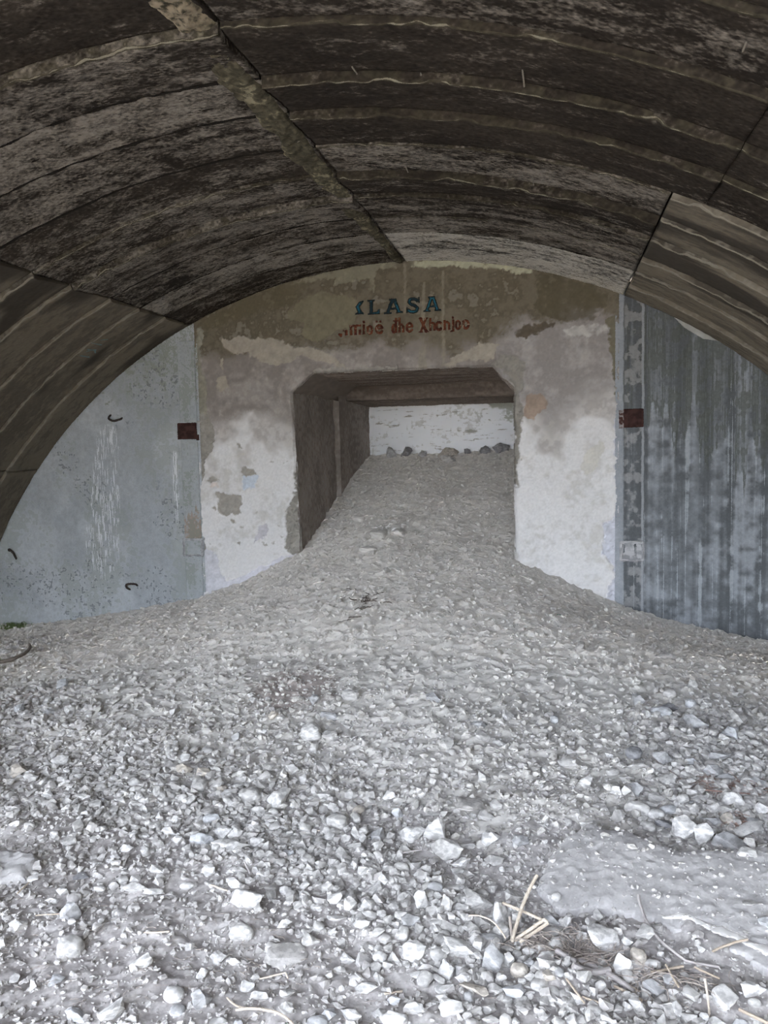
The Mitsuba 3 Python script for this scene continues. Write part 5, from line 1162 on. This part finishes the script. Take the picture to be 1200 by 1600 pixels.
for k, lab, mt, r in (('F', 'tan straw reaching toward the long thin curved stick', 'm_tan_straw', .0038), ('G', 'tan straw below the thick grey piece of stick', 'm_tan_straw', .0042), ('H', 'tan straw in the bottom right corner', 'm_tan_straw', .0048),
                      ('I', 'tan straw at the bottom edge between two pebbles', 'm_tan_straw', .0036), ('J', 'upright pale straw left of the lower right cream block', 'm_straw', .0034), ('K', 'reddish tan twig lying on the lime crust', 'm_tan_straw', .0038),
                      ('Lf', 'short pale straw at the bottom edge, above the longer one', 'm_straw', .0030), ('Mm', 'long pale straw at the bottom edge left of the smooth grey oval pebble', 'm_straw', .0038), ('N', 'hooked pale straw below the flat dusty slab stone', 'm_straw', .0028),
                      ('O', 'short straight straw on fine gravel right of the cream rounded stone', 'm_straw', .0030), ('Pp', 'thin straw left of the pointed grey stone', 'm_straw', .0024), ('Q', 'pale straw ending at the squat white stone pair', 'm_straw', .0034),
                      ('Q2', 'short grey stalk leaning behind the streaky white stone', 'm_wood', .0040), ('T', 'tiny straw left of the hollowed rounded block', 'm_straw', .0022), ('U', 'thin twig lying across stones in front of the broad white block', 'm_wood', .0030),
                      ('V', 'thin arching twig left of the tall white wedge', 'm_straw', .0026), ('W', 'brown straw across the lower right litter', 'm_tan_straw', .0036), ('X', 'brown twig crossing the end of the curved stick', 'm_tan_straw', .0034),
                      ('Y', 'brown straw below the dry grass tangle', 'm_tan_straw', .0034), ('Z', 'tan straw crossing over the mid-grey stone', 'm_tan_straw', .0032), ('AA', 'reddish twig lying on the dry needles at right', 'm_needles', .0036),
                      ('AB', 'short brown twig between the pale blocks at right', 'm_needles', .0036), ('AC', 'pale straw left of the big white bottom-edge stone', 'm_straw', .0034), ('AD', 'pale straw by the small flat earth patch', 'm_straw', .0030)):
    stick(k, 'straw', mt, r, lab, 'twig' if 'twig' in lab else 'straw')
stick('R', 'dark_branch', 'm_branch', .017, 'dark weathered branch among stones at the far left', 'branch', taper=.8)

def litter(n, cx, cy, rx, ry, length, r, hmax, seed, curl=.3):
    g = np.random.default_rng(seed); out = []
    for _ in range(n):
        a, b = cx + rx * g.normal() * .6, cy + ry * g.normal() * .6
        L = length * g.uniform(.5, 1.3); t = g.uniform(0, 2 * np.pi); u = np.linspace(-.5, .5, 6); bend = g.normal() * curl
        px, py = a + L * (u * np.cos(t) - bend * u * u * np.sin(t)), b + L * (u * np.sin(t) + bend * u * u * np.cos(t))
        h = g.uniform(0.003, hmax); pz = ground_z(px, py).max() * .5 + ground_z(px, py) * .5 + h * (1 - 3.0 * u * u * g.uniform(0, 1)) + .002
        out.append(tube(np.c_[px, py, pz], r * g.uniform(.6, 1.2), 4))
    return join(out)
for nm, args, mt, lab, cat in (('dry_grass', (110, .10, 2.50, .10, .07, .10, .0013, .03, 301, .8), 'm_dry_grass', 'tangle of dry grass blades below the big cream block', 'dry grass'),
                               ('dry_grass', (60, -.06, 2.53, .06, .05, .09, .0014, .035, 302, .9), 'm_dry_grass', 'tuft of dry grass at the foot of the straw stalks', 'dry grass'),
                               ('dry_grass', (70, .30, 2.42, .16, .07, .10, .0013, .025, 303, .6), 'm_dry_grass', 'dry grass blades strewn under the long curved stick', 'dry grass'),
                               ('dry_needles', (160, .83, 3.88, .17, .09, .08, .0012, .02, 304, .4), 'm_needles', 'brown dry needles among the stones at the right edge', 'needle litter'),
                               ('dry_needles', (60, .76, 3.50, .06, .08, .06, .0012, .02, 305, .4), 'm_needles', 'brown dry needles between the long white stone and the pale blocks', 'needle litter'),
                               ('plant_litter', (260, -1.1, 2.25, .75, .3, .035, .0009, .008, 306, .5), 'm_dry_grass', 'short dry stalk bits scattered over the lower left gravel', 'plant litter'),
                               ('dark_twigs', (26, -1.42, 6.05, .10, .22, .10, .003, .015, 307, .5), 'm_dark_wood', 'small dark broken twigs in the middle of the earth mound', 'twigs')):
    put(nm, ply(litter(*args), mt), lab, cat, kind='stuff')
g = np.random.default_rng(310); blades = []
for _ in range(160):
    a, b = -5.62 + .10 * g.normal() * .7, 7.42 + .03 * g.normal(); z0 = float(ground_z(np.array([a]), np.array([b]))[0])
    blades.append(tube(np.array([[a, b, z0 - .01], [a + .01 * g.normal(), b - .01, z0 + .025], [a + .02 * g.normal(), b - .02, z0 + .05 * g.uniform(.6, 1.2)]]), [.0035, .003, .001], 4))
put('moss_tuft', ply(join(blades), 'm_moss'), 'small green moss tuft at the foot of the left wall', 'moss', kind='stuff')
# white lime flakes among the split clods in the doorway heap
put('lime_flakes', ply(scatter(46, (-1.72, -1.42, 7.45, 8.0), lambda u, x, y: .006 + .014 * u ** 2, lambda x, y: np.exp(-(((x + 1.58) / .10) ** 2 + ((y - 7.72) / .16) ** 2)), small, 206, .1), 'm_white_flake'),
    'small white lime flakes beside the split clods in the doorway heap', 'lime flakes', kind='stuff')
for i, (a, b, lx, ly, lz, lab) in enumerate(((-1.66, 7.60, .15, .20, .085, 'left half of the split earth clod in the doorway heap'), (-1.47, 7.66, .13, .22, .075, 'right half of the split earth clod in the doorway heap'),
                                   (-1.70, 7.30, .17, .13, .05, 'earth clod lowest of the split clods in the doorway heap'), (-1.98, 8.10, .13, .12, .07, 'tan earth clod near the left wall of the doorway recess'))):
    v, f = TPL['b'][i]; v = v * np.array([lx, ly, lz]) * .55; v = v + .012 * (N(v, 40, 600 + i)[:, None] - .5)
    put('earth_clod', ply((v + [a, b, float(ground_z(np.array([a]), np.array([b]))[0]) + .004], f), 'm_soil', smooth=True), lab, 'earth clod', 'earth clods in the doorway heap')
v, f = TPL['f'][1]
gz_ = float(ground_z(np.array([.059]), np.array([6.377]))[0])
put('glass_shard', ply((v * np.array([.028, .016, .008]) + [.059, 6.377, gz_ + .008], f), 'm_green_glass'), 'small dark green glass shard on the right slope of the mound', 'glass shard')
